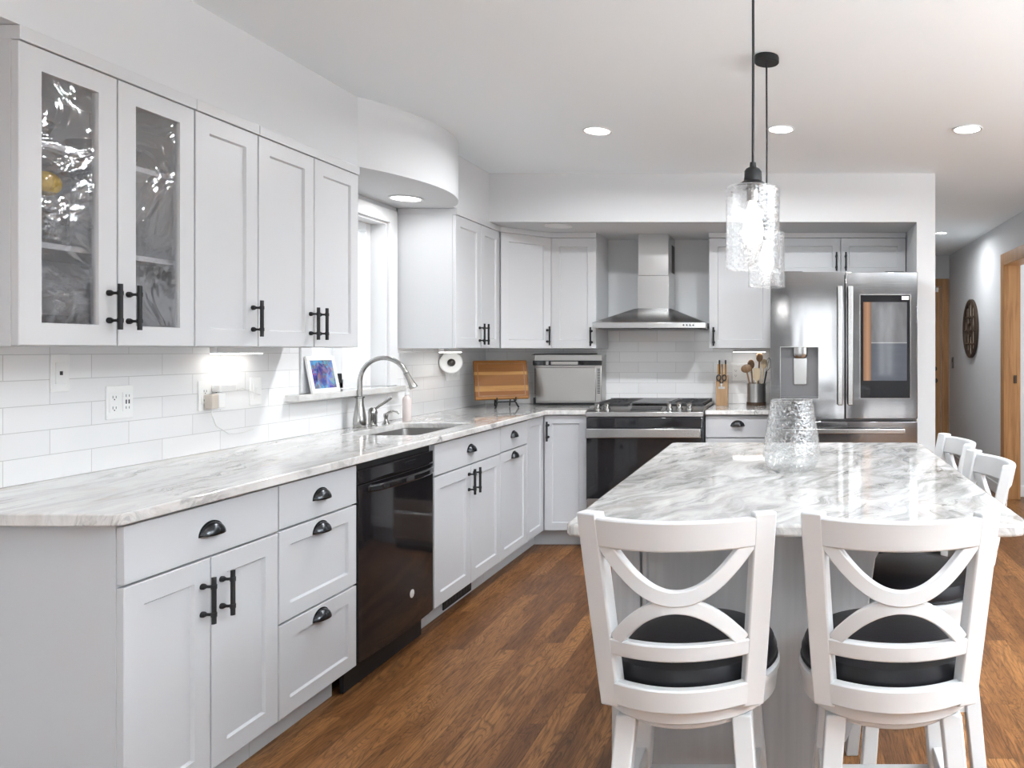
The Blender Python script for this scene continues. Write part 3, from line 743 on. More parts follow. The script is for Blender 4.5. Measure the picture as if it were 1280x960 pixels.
# ------------------------------------------------------------------ range
RX0, RX1, RY = -1.362, -0.590, 4.985
t = thing('range', 'stainless slide-in gas range with black oven door', 'stove', ((RX0+RX1)/2, RY, 0))
hw = (RX1-RX0)/2
MB().box(-hw+0.004, hw-0.004, 0.055, 0.655, 0.03, 0.90).build('body', M['steeldark'], t)
MB().prism([(-0.002,0.876),(-0.002,0.905),(0.02,0.912),(0.135,0.936),(0.155,0.936),(0.155,0.876)], -hw, hw, 'x').build('control_panel', M['steel'], t, 0.002)
MB().box(-hw, hw, 0.156, 0.664, 0.9005, 0.928).build('cooktop', M['blackgloss'], t, 0.003)
b = MB(); b.box(-hw, -hw+0.012, 0.156, 0.664, 0.928, 0.936); b.box(hw-0.012, hw, 0.156, 0.664, 0.928, 0.936); b.box(-hw+0.012, hw-0.012, 0.645, 0.664, 0.928, 0.958)
b.build('cooktop_rim', M['steel'], t, 0.001)
for k, cx in enumerate((-0.255, 0.255)):
    b = MB(); h = 0.105; z0, z1 = 0.940, 0.954
    for x in (cx-h, cx+h): b.box(x-0.006, x+0.006, 0.185, 0.635, z0, z1)
    for y in (0.185, 0.41, 0.635): b.box(cx-h, cx+h, y-0.006, y+0.006, z0, z1)
    for y in (0.298, 0.522):
        b.box(cx-h, cx-0.03, y-0.005, y+0.005, z0, z1); b.box(cx+0.03, cx+h, y-0.005, y+0.005, z0, z1)
        b.box(cx-0.005, cx+0.005, y-0.105, y-0.03, z0, z1); b.box(cx-0.005, cx+0.005, y+0.03, y+0.105, z0, z1)
    for x in (cx-h, cx+h):
        for y in (0.19, 0.63): b.box(x-0.007, x+0.007, y-0.007, y+0.007, 0.928, z0)
    b.build('grate', M['iron'], t, 0.002)
    for y in (0.298, 0.522):
        MB().lathe([(0,0.928),(0.05,0.928),(0.05,0.934),(0.036,0.936),(0.036,0.943),(0.0,0.945)], (cx,y,0), 24).build('burner', M['iron'], t)
b = MB(); b.box(-0.125, 0.125, 0.20, 0.62, 0.946, 0.958); b.box(-0.135, -0.120, 0.185, 0.635, 0.930, 0.950); b.box(0.120, 0.135, 0.185, 0.635, 0.930, 0.950); b.build('griddle', M['steeldark'], t, 0.004)
for x in (-0.325, -0.262, 0.152, 0.218, 0.285):
    o = MB().lathe([(0,0),(0.024,0),(0.024,0.006),(0.017,0.010),(0.019,0.034),(0.014,0.038),(0,0.038)], (0,0,0), 24).build('knob', M['chrome'], t)
    o.location = (x, 0.072, 0.923); o.rotation_euler = (R(12), 0, 0)
o = MB().box(-0.10, 0.10, 0, 0.075, 0, 0.002).build('display', M['ovenglass'], t); o.location = (0, 0.035, 0.9155); o.rotation_euler = (R(11.8), 0, 0)
MB().box(-hw+0.006, hw-0.006, 0.0, 0.054, 0.330, 0.872).build('oven_door', M['ovenglass'], t, 0.004)
b = MB(); b.box(-hw+0.012, hw-0.012, -0.052, -0.030, 0.741, 0.803)
b.build('handle', M['handle_steel'], t, 0.006, 3)
b = MB()
for x in (-hw+0.03, hw-0.06): b.box(x, x+0.03, -0.031, 0.001, 0.755, 0.79)
b.build('handle_bracket', M['steel'], t, 0.003)
MB().box(-hw+0.012, hw-0.012, -0.0022, 0.0, 0.285, 0.340).box(-hw+0.008, hw-0.008, 0.0, 0.054, 0.262, 0.328).build('door_trim', M['steel'], t, 0.001)
MB().box(-hw+0.006, hw-0.006, -0.004, 0.054, 0.075, 0.256).build('storage_drawer', M['steel'], t, 0.006)
MB().box(-hw+0.02, hw-0.02, 0.06, 0.08, 0, 0.075).build('kick_plate', M['black'], t)

# ------------------------------------------------------------------ range hood
HX0, HX1 = -1.366, -0.597
t = thing('range_hood', 'stainless chimney range hood above the gas range', 'range hood', ((HX0+HX1)/2, YB-0.009, 0))
hw = (HX1-HX0)/2; cx = -0.985-(HX0+HX1)/2
b = MB(); b.box(-hw, hw, -0.482, 0, 1.461, 1.500)
b.build('canopy_lip', M['hood'], t, 0.002)
b = MB(); b.hexa([(-hw+0.004,-0.478,1.500),(hw-0.004,-0.478,1.500),(hw-0.004,-0.001,1.500),(-hw+0.004,-0.001,1.500)], [(cx-0.125,-0.315,1.602),(cx+0.125,-0.315,1.602),(cx+0.125,-0.001,1.602),(cx-0.125,-0.001,1.602)])
b.build('canopy', M['hood'], t, 0.002)
MB().box(cx-0.110, cx+0.110, -0.302, -0.001, 1.602, 1.835).build('chimney', M['hood'], t, 0.002)
MB().box(cx-0.106, cx+0.106, -0.298, -0.001, 1.835, SOF-0.001).build('chimney_extension', M['hood'], t, 0.002)
MB().box(cx+0.106, cx+0.1065, -0.15, -0.03, 1.87, 2.07).build('vent_slot', M['darkslot'], t)
b = MB()
for x in (-hw+0.03, 0.01): b.box(x, x+hw-0.04, -0.44, -0.05, 1.455, 1.4605)
b.build('filter', M['steeldark'], t, 0.002)
b = MB()
for i in range(4): b.lathe([(0,-0.482),(0.006,-0.482),(0.006,-0.485),(0,-0.485)], (0.235+i*0.022,0,1.481), 12, 'y')
b.build('button', M['steeldark'], t)

# ------------------------------------------------------------------ refrigerator
FX0, FX1, FY = -0.143, 0.770, 4.730
t = thing('refrigerator', 'stainless french-door refrigerator with touch screen and water dispenser', 'refrigerator', (FX0, FY, 0))
w = FX1-FX0; sp = 0.318-FX0
MB().box(0.004, w-0.004, 0.065, 0.80, 0.03, 1.785).build('cabinet_body', M['steeldark'], t)
dz0, dz1 = 0.884, 1.796
# left door with a dispenser recess cut out
DX0, DX1, DZ0, DZ1 = 0.063, 0.296, 1.010, 1.329
def door_with_hole(x0, x1, z0, z1, hx0, hx1, hz0, hz1, y0, y1, yr):
    b = MB(); b.box(x0, hx0, y0, y1, z0, z1); b.box(hx1, x1, y0, y1, z0, z1); b.box(hx0, hx1, y0, y1, hz1, z1); b.box(hx0, hx1, y0, y1, z0, hz0)
    bmesh.ops.remove_doubles(b.bm, verts=b.bm.verts[:], dist=1e-5)
    # drop the internal coincident faces
    seen = {}
    for f in list(b.bm.faces):
        key = tuple(sorted(v.index for v in f.verts)) if False else tuple(sorted((round(v.co.x,4), round(v.co.y,4), round(v.co.z,4)) for v in f.verts))
        seen.setdefault(key, []).append(f)
    dele = [f for fs in seen.values() if len(fs) > 1 for f in fs]
    bmesh.ops.delete(b.bm, geom=dele, context='FACES')
    return b
ld = door_with_hole(0.0, sp-0.004, dz0, dz1, DX0, DX1, DZ0, DZ1, 0.0, 0.062, 0).build('door', M['fridge'], t)
MB().box(DX0, DX1, 0.050, 0.061, DZ0, DZ1).box(DX0, DX1, 0.004, 0.050, DZ0, DZ0+0.012).build('dispenser_recess', M['steeldark'], ld)
b = MB(); e = 0.004; b.box(DX0-e, DX1+e, -0.002, 0.004, DZ1, DZ1+e); b.box(DX0-e, DX1+e, -0.002, 0.004, DZ0-e, DZ0); b.box(DX0-e, DX0, -0.002, 0.004, DZ0, DZ1); b.box(DX1, DX1+e, -0.002, 0.004, DZ0, DZ1)
b.build('dispenser_trim', M['chrome'], ld)
xc = (DX0+DX1)/2+0.005
b = MB(); b.lathe([(0,1.262),(0.034,1.262),(0.044,1.272),(0.047,1.29),(0.047,1.328),(0,1.328)], (xc,0.028,0), 24)
for v in b.bm.verts: v.co.y = 0.028+(v.co.y-0.028)*0.5
b.build('dispenser_nozzle', M['steel'], ld)
MB().prism([(0.030,1.262),(0.046,1.262),(0.046,1.095),(0.036,1.095)], xc-0.042, xc+0.042, 'x').build('dispenser_paddle', M['handle_steel'], ld, 0.003)
rd = MB().box(sp+0.004, w, 0.0, 0.062, dz0, dz1).build('door', M['fridge'], t, 0.004)
# touch screen
QX0, QX1, QZ0, QZ1 = 0.414-FX0, 0.722-FX0, 1.014, 1.653
MB().box(QX0-0.004, QX1+0.004, -0.003, 0.001, QZ0-0.004, QZ1+0.004).build('screen_bezel', M['chrome'], rd)
MB().box(QX0, QX1, -0.006, -0.003, QZ0, QZ1).build('screen_glass', M['ovenglass'], rd)
m = M['screen'] = mat('screen_picture', (0.01,0.01,0.012), 0.06, spec=0.6); nt = NT(m)  # reflected room colours painted into the glowing screen face
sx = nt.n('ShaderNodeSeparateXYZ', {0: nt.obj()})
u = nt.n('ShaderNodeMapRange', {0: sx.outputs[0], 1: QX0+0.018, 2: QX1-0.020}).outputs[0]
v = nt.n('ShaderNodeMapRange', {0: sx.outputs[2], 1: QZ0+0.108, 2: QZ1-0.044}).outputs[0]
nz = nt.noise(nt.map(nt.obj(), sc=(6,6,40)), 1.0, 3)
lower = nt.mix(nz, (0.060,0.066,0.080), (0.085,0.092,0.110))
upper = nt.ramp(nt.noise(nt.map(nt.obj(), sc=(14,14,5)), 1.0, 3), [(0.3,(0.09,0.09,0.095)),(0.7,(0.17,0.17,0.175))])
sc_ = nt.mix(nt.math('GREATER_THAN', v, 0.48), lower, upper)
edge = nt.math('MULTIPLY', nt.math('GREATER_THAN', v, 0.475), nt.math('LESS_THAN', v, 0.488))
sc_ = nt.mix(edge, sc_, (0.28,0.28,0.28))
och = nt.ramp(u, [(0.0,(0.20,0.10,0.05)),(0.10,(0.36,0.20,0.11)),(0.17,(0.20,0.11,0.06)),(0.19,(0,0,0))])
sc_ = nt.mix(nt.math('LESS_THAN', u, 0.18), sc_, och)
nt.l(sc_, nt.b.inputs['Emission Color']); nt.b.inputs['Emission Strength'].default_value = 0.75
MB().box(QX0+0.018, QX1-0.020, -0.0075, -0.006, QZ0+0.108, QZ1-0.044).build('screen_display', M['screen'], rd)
MB().box(QX1-0.052, QX1-0.008, -0.0082, -0.006, QZ1-0.030, QZ1-0.008).build('screen_tag', M['plastic'], rd)['label'] = 'small white tag on the screen corner'
# flat bar handles
for x in (sp-0.032, sp+0.032):
    b = MB(); b.box(x-0.016, x+0.016, -0.052, -0.036, 0.972, 1.708)
    for z in (1.0, 1.655): b.box(x-0.010, x+0.010, -0.037, 0.0, z, z+0.03)
    b.build('handle', M['handle_steel'], ld if x < sp else rd, 0.005, 3)
d1 = MB().box(0.0, w, 0.0, 0.062, 0.500, 0.868).build('freezer_drawer', M['fridge'], t, 0.004)
d2 = MB().box(0.0, w, 0.0, 0.062, 0.060, 0.488).build('freezer_drawer', M['fridge'], t, 0.004)
for dd_, z in ((d1, 0.812), (d2, 0.43)):
    b = MB(); b.box(0.075, w-0.085, -0.052, -0.036, z-0.016, z+0.016)
    for x in (0.10, w-0.14): b.box(x, x+0.03, -0.037, 0.0, z-0.01, z+0.01)
    b.build('handle', M['handle_steel'], dd_, 0.005, 3)
MB().box(0.02, w-0.02, 0.02, 0.06, 0, 0.055).build('kick_grille', M['black'], t)
MB().box(0.08, 0.20, 0.02, 0.10, 1.797, 1.803).box(w-0.20, w-0.08, 0.02, 0.10, 1.797, 1.803).build('hinge_cover', M['steeldark'], t, 0.003)

# ------------------------------------------------------------------ lamps
def can(x, y, z, r, on, label, energy=E_CAN, color=(0.95,0.975,1)):
    t = thing('recessed_light', label, 'ceiling light', (x, y, z), 0, 'recessed ceiling lights')
    MB().lathe([(r*0.82,-0.001),(r,-0.001),(r*1.02,-0.003),(r,-0.007),(r*0.86,-0.006)], (0,0,0), 32, closed=True).build('trim_ring', M['trim'], t)
    MB().lathe([(0,-0.0045),(r*0.84,-0.0045),(r*0.84,-0.001),(0,-0.001)], (0,0,0), 32).build('lens', M['lamp_on'] if on else M['lamp_off'], t)
    if on: 
        a = area('lamp_light', (x, y, z-0.012), (0,0,0), r*1.6, r*1.6, energy, color, 'DISK', 170)
can(-1.01, 3.92, H, 0.074, True, 'lit recessed light over the aisle, farthest from the hall', 12)
can(-0.065, 3.89, H, 0.070, True, 'lit recessed light in ceiling just behind the pendants', 14)
can(0.886, 3.89, H, 0.076, True, 'lit recessed light right of the pendants, before the hall', 3)
can(1.42, 7.34, H, 0.062, True, 'small lit recessed light in the hall ceiling', 6)
can(-2.085, 4.10, SOF, 0.085, True, 'lit recessed light under the curved soffit over the sink', 0.8)
can(-1.545, 5.01, SOF, 0.088, False, 'unlit recessed light in the soffit by the corner cabinet')
for px_, py_ in ((-1.0, 1.2), (0.95, 1.2), (-1.0, -1.6), (0.95, -1.6), (2.9, 0.8), (2.9, 3.0)):      # unseen cans added overhead, behind the camera and dining side, for fill
    can(px_, py_, H, 0.074, True, 'lit recessed ceiling light %s' % {(-1.0,1.2):'above the near end of the left worktop',(0.95,1.2):'above the hall-side front of the island',(-1.0,-1.6):'over the living area, worktop side',(0.95,-1.6):'over the living area, hall side',(2.9,0.8):'over the dining side by its window',(2.9,3.0):'over the dining side by the hall'}[(px_, py_)], E_CAN*(0.14 if py_ == 1.2 else 0.5 if py_ < 0 else 1))
def pendant(x, y, zb, label, first=None):
    t = thing('pendant_lamp', label, 'pendant lamp', (x, y, 0), 0, 'seeded glass pendants over the island')
    MB().lathe([(0,H-0.001),(0.046,H-0.001),(0.048,H-0.006),(0.048,H-0.024),(0.044,H-0.028),(0,H-0.028)], (0,0,0), 32).build('ceiling_canopy', M['black'], t)
    zt = zb+0.212
    b = MB(); b.tube([(0,0,H-0.028),(0.001,0,(H+zt)/2),(0,0,zt+0.058)], 0.0035, 8); b.build('cord', M['black'], t)
    MB().lathe([(0,zt+0.066),(0.008,zt+0.066),(0.009,zt+0.054),(0.017,zt+0.050),(0.023,zt+0.042),(0.024,zt+0.018),(0.032,zt+0.012),(0.042,zt+0.006),(0.044,zt+0.0005),(0,zt+0.0005)], (0,0,0), 32).build('socket_cap', M['black'], t)
    r = 0.0705
    MB().lathe([(0.020,zt),(r-0.004,zt),(r,zt-0.004),(r,zb+0.004),(r+0.0015,zb+0.002),(r+0.001,zb),(r-0.003,zb),(r-0.0035,zb+0.002),(r-0.0025,zb+0.004),(r-0.0025,zt-0.006),(0.020,zt-0.003)], (0,0,0), 48, closed=True).build('glass_shade', M['seeded'], t)
    MB().lathe([(0,zt-0.0005),(0.016,zt-0.0005),(0.016,zt-0.035),(0.010,zt-0.038),(0,zt-0.038)], (0,0,0), 20).build('socket', M['chrome'], t)
    b = MB(); b.lathe([(0.010,zt-0.038),(0.014,zt-0.05),(0.024,zt-0.085),(0.028,zt-0.115),(0.024,zt-0.138),(0.012,zt-0.150),(0,zt-0.153)], (0,0,0), 24); b.build('bulb', M['bulb_on'], t)
pendant(-0.106, 1.985, 1.522, 'seeded glass pendant lamp nearer the camera, hung low over island')
pendant(-0.104, 2.930, 1.553, 'seeded glass pendant lamp partly behind the other, round canopy visible')
# under-cabinet bars
def led(loc, rz, L, label):
    t = thing('under_cabinet_light', label, 'light bar', loc, rz, 'under-cabinet light bars')
    MB().box(0, L, 0, 0.03, -0.022, 0).build('housing', M['trim'], t, 0.001)
    MB().box(0.004, L-0.004, 0.003, 0.0305, -0.0265, -0.0222).build('diffuser', M['led_on'], t)
    a = area('lamp_light', (0,0,0), (0,0,0), L, 0.025, E_LED, (1,0.93,0.84)); a.parent = t; a.location = (L/2, 0.015, -0.030)
led((-2.215, 2.93, UB-0.0005), 90, 0.26, 'lit light bar under the left-wall cabinets, above phone chargers')
led((-2.12, 4.62, UB-0.0005), 90, 0.26, 'lit light bar under wall cabinet over the cutting board')
led((-0.44, 5.50, UB-0.0005), 0, 0.24, 'lit light bar above the wooden utensil crock')

# ------------------------------------------------------------------ faucet set
CH = M['chrome']
FXx, FYy = -2.205, 3.875
t = thing('faucet', 'tall brushed nickel gooseneck faucet behind the sink', 'faucet', (FXx, FYy, CT1))
MB().lathe([(0,0),(0.031,0),(0.032,0.006),(0.028,0.010),(0.031,0.022),(0.030,0.05),(0.024,0.09),(0.018,0.130),(0.0175,0.152),(0.023,0.155),(0.023,0.161),(0.0145,0.164),(0,0.164)], (0,0,0), 28).build('base', CH, t)
pth = [(0,0,0.160),(0,0,0.20),(0,0,0.238)]
for i in range(1, 17):
    a = math.pi-R(158)*i/16; pth.append((0.118+0.118*math.cos(a), 0.012*i/16, 0.240+0.118*math.sin(a)))
MB().tube(pth, 0.0118, 16).build('neck', CH, t)
e = Vector(pth[-1]); dv = (Vector(pth[-1])-Vector(pth[-2])).normalized()
MB().tube([e, e+dv*0.006, e+dv*0.008, e+dv*0.05, e+dv*0.085, e+dv*0.09], [0.0135,0.0150,0.0125,0.0145,0.0205,0.019], 18).build('spray_head', CH, t)
t = thing('faucet_lever', 'brushed nickel single-lever faucet handle next to the gooseneck spout', 'faucet handle', (-2.20, 3.985, CT1))
MB().lathe([(0,0),(0.024,0),(0.024,0.005),(0.020,0.009),(0.022,0.03),(0.021,0.06),(0.023,0.07),(0.018,0.09),(0.009,0.098),(0,0.099)], (0,0,0), 24).build('base', CH, t)
MB().tube([(0.004,0,0.082),(0.030,0.006,0.104),(0.055,0.012,0.122),(0.074,0.018,0.140),(0.088,0.02,0.150)], [0.006,0.0062,0.007,0.010,0.008], 12).build('lever', CH, t)
t = thing('soap_dispenser', 'small brushed nickel soap dispenser pump between lever and soap bottle', 'soap dispenser', (-2.19, 4.095, CT1))
MB().lathe([(0,0),(0.020,0),(0.018,0.006),(0.012,0.014),(0.009,0.03),(0.013,0.045),(0.012,0.056),(0,0.060)], (0,0,0), 20).build('base', CH, t)
MB().tube([(0,0,0.05),(0.015,0.003,0.062),(0.035,0.006,0.070),(0.052,0.010,0.066),(0.064,0.012,0.054)], [0.008,0.007,0.0055,0.005,0.0045], 12).build('spout', CH, t)
t = thing('soap_bottle', 'pale pink plastic soap bottle with pump beside the faucet', 'bottle', (-2.175, 4.29, CT1))
MB().lathe([(0,0),(0.021,0),(0.0235,0.004),(0.0235,0.118),(0.021,0.130),(0.011,0.140),(0.011,0.146),(0,0.146)], (0,0,0), 28).build('bottle_body', M['soap'], t)
b = MB(); b.lathe([(0,0.1465),(0.012,0.1465),(0.012,0.160),(0.005,0.163),(0.005,0.182),(0.009,0.185),(0.009,0.195),(0,0.196)], (0,0,0), 20); b.tube([(0,0,0.19),(0.022,-0.012,0.192),(0.030,-0.016,0.186)], [0.005,0.0045,0.004], 10); b.build('pump', M['plastic'], t)

# ------------------------------------------------------------------ picture on the sill
t = thing('picture_frame', 'white frame with a colourful blue print leaning on the window sill', 'picture frame', (-2.227, 3.535, 1.1092), 90)
t.rotation_euler = (R(-11), 0, R(90))
w, h = 0.215, 0.178
b = MB(); fw = 0.022
b.box(0, w, 0, 0.012, 0, fw); b.box(0, w, 0, 0.012, h-fw, h); b.box(0, fw, 0, 0.012, fw, h-fw); b.box(w-fw, w, 0, 0.012, fw, h-fw); b.build('frame', M['plastic'], t, 0.002)
MB().box(fw, w-fw, 0.003, 0.011, fw, h-fw).build('print', M['photo'], t)

# ------------------------------------------------------------------ wall plates
def plate(y0, y1, z0, z1, label, kinds, on_back=False, name='outlet_plate', cat='outlet'):
    if on_back: t = thing(name, label, cat, (y0, YB-0.008, z0), 0)
    else: t = thing(name, label, cat, (XL+0.008, y0, z0), 90)
    w, h = y1-y0, z1-z0
    MB().box(0, w, -0.006, 0, 0, h).build('cover', M['plastic'], t, 0.002)
    n = len(kinds)
    for i, k in enumerate(kinds):
        xc = w*(i+0.5)/n; hw = 0.017
        MB().box(xc-hw, xc+hw, -0.0085, -0.006, h*0.5-0.033, h*0.5+0.033).build('insert', M['plastic'], t, 0.001)
        b = MB()
        if k == 'outlet':
            for zc in (h*0.5-0.018, h*0.5+0.018):
                b.box(xc-0.007, xc-0.005, -0.0089, -0.0086, zc-0.004, zc+0.005); b.box(xc+0.005, xc+0.007, -0.0089, -0.0086, zc-0.004, zc+0.004); b.box(xc-0.002, xc+0.002, -0.0089, -0.0086, zc-0.010, zc-0.006)
        elif k == 'phone': b.box(xc-0.005, xc+0.005, -0.0089, -0.0086, h*0.5-0.006, h*0.5+0.006)
        elif k == 'usb':
            for zc in (h*0.5-0.02, h*0.5+0.02):
                b.box(xc-0.007, xc-0.005, -0.0089, -0.0086, zc-0.004, zc+0.005); b.box(xc+0.005, xc+0.007, -0.0089, -0.0086, zc-0.004, zc+0.004)
            b.box(xc-0.008, xc-0.003, -0.0089, -0.0086, h*0.5-0.007, h*0.5+0.007); b.box(xc+0.003, xc+0.008, -0.0089, -0.0086, h*0.5-0.007, h*0.5+0.007)
        if len(b.bm.verts): b.build('slots', M['darkslot'], t)
        else:
            b.box(xc-0.008, xc+0.008, -0.0115, -0.0086, h*0.5-0.015, h*0.5+0.015); b.build('rocker', M['plastic'], t, 0.001)
    return t
plate(2.337, 2.397, 1.182, 1.298, 'white single wall plate with a small jack, under the glass-door cabinet', ['phone'])
plate(2.527, 2.628, 1.080, 1.192, 'white double outlet plate with dark slots on the tiled wall', ['outlet', 'usb'])
plate(2.918, 3.030, 1.078, 1.192, 'white outlet plate with charger blocks plugged in', ['outlet', 'outlet'])
plate(3.195, 3.262, 1.080, 1.196, 'white switch plate between the chargers and the window', ['switch'], name='switch_plate', cat='switch')
plate(5.00, 5.20, 1.110, 1.215, 'wide white switch plate next to the cutting board', ['switch', 'switch', 'switch'], name='switch_plate', cat='switch')
plate(-0.455, -0.345, 1.085, 1.20, 'white outlet plate on back wall behind the utensil crock', ['outlet', 'switch'], True)
XP = XL+0.008+0.0092
tag(MB().box(XP, XP+0.034, 2.938, 2.972, 1.084, 1.140).build('charger', M['adapter'], None, 0.004), 'beige charger block plugged into the outlet', 'charger')
t = thing('charger', 'white charger block plugged in beside the beige one', 'charger', (XP, 2.976, 1.084))
MB().box(0, 0.030, 0, 0.036, 0, 0.060).build('block', M['plastic'], t, 0.004)
t2 = tag(MB().box(XP, XP+0.035, 2.976, 3.066, 1.147, 1.176).build('charger', M['plastic'], None, 0.004), 'long white plug lying across top of the outlet plate', 'charger')
tag(MB().tube([(XP+0.017,2.955,1.086),(XP+0.017,2.957,1.06),(XP+0.012,2.985,1.015),(XP+0.008,3.06,0.975),(XP+0.006,3.14,0.972),(XP+0.006,3.20,0.980)], 0.0022, 8).build('charging_cable', M['cord'], None), 'thin pale cable drooping below the beige charger', 'cable')
tag(MB().tube([(XP+0.017,3.066,1.155),(XP+0.012,3.10,1.152),(XP+0.010,3.13,1.156),(XP+0.012,3.17,1.140),(XP+0.012,3.205,1.128),(XP+0.010,3.235,1.122)], 0.0022, 8).build('charging_cable', M['cord'], None), 'thin pale cable running from long plug to the switch plate', 'cable')
t = thing('motion_sensor', 'round white wall disc with dark glossy dome near the cutting board', 'sensor', (-2.215, 4.93, 1.231), 32)
MB().lathe([(0,0.008),(0.066,0.008),(0.070,0.004),(0.070,-0.003),(0.064,-0.008),(0.0,-0.008)], (0,0,0), 40, 'y').build('disc', M['plastic'], t)
MB().lathe([(0,-0.034),(0.012,-0.032),(0.021,-0.025),(0.025,-0.015),(0.024,-0.0082),(0,-0.0082)], (0,0,0), 24, 'y').build('dome', M['sensor'], t)
MB().tube([(0.0,0.008,0),(-0.012,0.022,0),(-0.0315,0.0515,0)], 0.012, 12).build('mount', M['plastic'], t)

# ------------------------------------------------------------------ cutting board and stand
bx, by, brz, bw = -2.150, 5.150, 32, 0.355
t = thing('board_stand', 'small black easel stand under the wooden cutting board', 'stand', (bx, by, CT1), brz)
b = MB(); c0 = bw/2+0.02
for x in (-0.062, 0.062):
    b.tube([(c0+x*1.2,-0.040,0.006),(c0+x,-0.020,0.036),(c0+x,0.030,0.042)], 0.0055, 8)
    b.tube([(c0+x,-0.022,0.074),(c0+x,-0.020,0.050),(c0+x,0.004,0.046),(c0+x,0.038,0.050),(c0+x*0.9,0.078,0.150)], 0.0045, 8)
    b.ball((c0+x*1.2,-0.041,0.0072), 0.007, 10)
    b.tube([(c0+x*0.9,0.078,0.150),(c0+x*0.8,0.125,0.005)], 0.0045, 8)
b.box(c0-0.062, c0+0.062, -0.006, 0.006, 0.036, 0.046)
b.build('frame', M['black'], t)
o = MB().box(0, bw, 0, 0.022, 0, 0.28).build('cutting_board', M['board'], None, 0.006, 3)
o.location = (bx, by, CT1+0.0605); o.rotation_euler = (R(-18), 0, R(brz)); tag(o, 'striped wooden cutting board leaning on black stand in the corner', 'cutting board')
gb = MB(); e0, e1 = 0.022, 0.028
gb.box(e0, bw-e0, -0.0006, 0.001, e0, e1); gb.box(e0, bw-e0, -0.0006, 0.001, 0.28-e1, 0.28-e0); gb.box(e0, e1, -0.0006, 0.001, e1, 0.28-e1); gb.box(bw-e1, bw-e0, -0.0006, 0.001, e1, 0.28-e1)
gb.build('juice_groove', wood('groove_wood', [(0.18,0.08,0.025),(0.22,0.10,0.03),(0.26,0.12,0.04)]), o)

# ------------------------------------------------------------------ flipped-up countertop oven
t = thing('countertop_oven', 'stainless countertop oven flipped up against the tiled back wall', 'oven', (-1.872, 5.50, CT1+0.004))
w, h = 0.485, 0.366
MB().box(0, w, 0.004, 0.140, 0, h-0.004).build('shell', M['steel_light'], t, 0.004)
MB().box(0.012, w-0.040, -0.004, 0.004, 0.022, 0.270).build('panel', M['steel_light'], t, 0.004)
b = MB(); b.box(-0.006, w+0.006, -0.012, 0.004, 0.283, 0.318); b.build('band', M['ovenglass'], t, 0.002)
MB().box(0.125, 0.320, -0.016, -0.012, 0.288, 0.312).build('handle_strip', M['steel_light'], t, 0.002)
MB().box(0.088, 0.108, -0.0125, -0.0118, 0.287, 0.314).build('band_chrome', M['chrome'], t)
b = MB(); b.prism([(-0.022,h-0.010),(0.004,h),(0.40,h+0.003),(w-0.06,h+0.003),(w-0.06,h-0.003),(0.0,h-0.006)], 0.0, 0.13, 'y'); b.build('foot_flap', M['black'], t, 0.001)
b = MB(); b.box(-0.004, 0.010, -0.008, 0.004, 0.0, 0.052); b.box(0.010, w-0.02, -0.008, 0.004, 0.0, 0.014); b.build('bottom_bracket', M['black'], t, 0.002)
b = MB()
for i in range(16): b.box(w-0.030, w-0.010, 0.002, 0.0042, 0.08+i*0.0115, 0.086+i*0.0115)
for i in range(16): b.box(0.002, 0.010, 0.002, 0.0042, 0.08+i*0.0115, 0.086+i*0.0115)
b.build('vent_slots', M['darkslot'], t)

# ------------------------------------------------------------------ knife block, crock and tools
t = thing('knife_block', 'narrow wooden knife block standing right of the gas range', 'knife block', (-0.515, 5.50, CT1))
MB().prism([(-0.05,0),(0.05,0),(0.05,0.215),(-0.05,0.185)], -0.042, 0.042, 'x').build('block', M['knifewood'], t, 0.003)
MB().box(-0.024, 0.024, -0.0515, -0.050, 0.12, 0.136).build('label_plate', M['steel_light'], t)
def knife(x, y, z, hl, label, m):
    k = thing('knife', label, 'knife', (-0.515+x, 5.50+y, CT1+z), 0, 'knives in the wooden block')
    MB().prism([(-0.007,0),(0.007,0),(0.010,hl*0.5),(0.008,hl),(-0.008,hl),(-0.010,hl*0.5)], -0.006, 0.006, 'x').build('handle', m, k, 0.003)
    MB().box(-0.0015, 0.0015, -0.008, 0.008, -0.012, 0.0).build('bolster', M['chrome'], k)
for i in range(3): knife(-0.026+0.026*i, -0.010, 0.212, 0.085, ['knife in the block with dark rivets, next to the range', 'middle amber knife handle in front row of the block', 'front amber knife in the block, on the crock side'][i], M['handlewood'])
for i in range(2): knife(-0.022+0.044*i, 0.026, 0.220, 0.105, ['tall dark knife handle at back of block, range side', 'tall dark knife handle at back of block, crock side'][i], M['iron'])
t = thing('scissors', 'grey kitchen scissors hanging at the front of the knife block', 'scissors', (-0.515, 5.446, CT1+0.125))
b = MB()
for s in (-1, 1):
    b.tube([(s*0.020+0.014*math.cos(a*math.pi/8), -0.006, 0.075+0.020*math.sin(a*math.pi/8)) for a in range(16)], 0.0045, 8, closed=True)
    b.tube([(s*0.014,-0.006,0.056),(s*0.004,-0.006,0.035)], 0.005, 8)
b.build('handles', M['iron'], t)
MB().prism([(-0.008,0.04),(0.008,0.04),(0.003,0.0),(-0.003,0.0)], -0.006, -0.003, 'y').build('blades', M['chrome'], t)
cx_, cy_ = -0.268, 5.49
t = thing('utensil_crock', 'round steel utensil crock with dark base next to refrigerator', 'utensil holder', (cx_, cy_, CT1))
MB().lathe([(0,0),(0.071,0),(0.071,0.022),(0.069,0.024),(0,0.024)], (0,0,0), 40).build('base', mat('dark_walnut', (0.06,0.035,0.02), 0.4), t)
MB().lathe([(0.0,0.0245),(0.068,0.0245),(0.068,0.158),(0.065,0.158),(0.065,0.030),(0,0.030)], (0,0,0), 40).build('cylinder', M['steel_light'], t)
TILT = 0.8
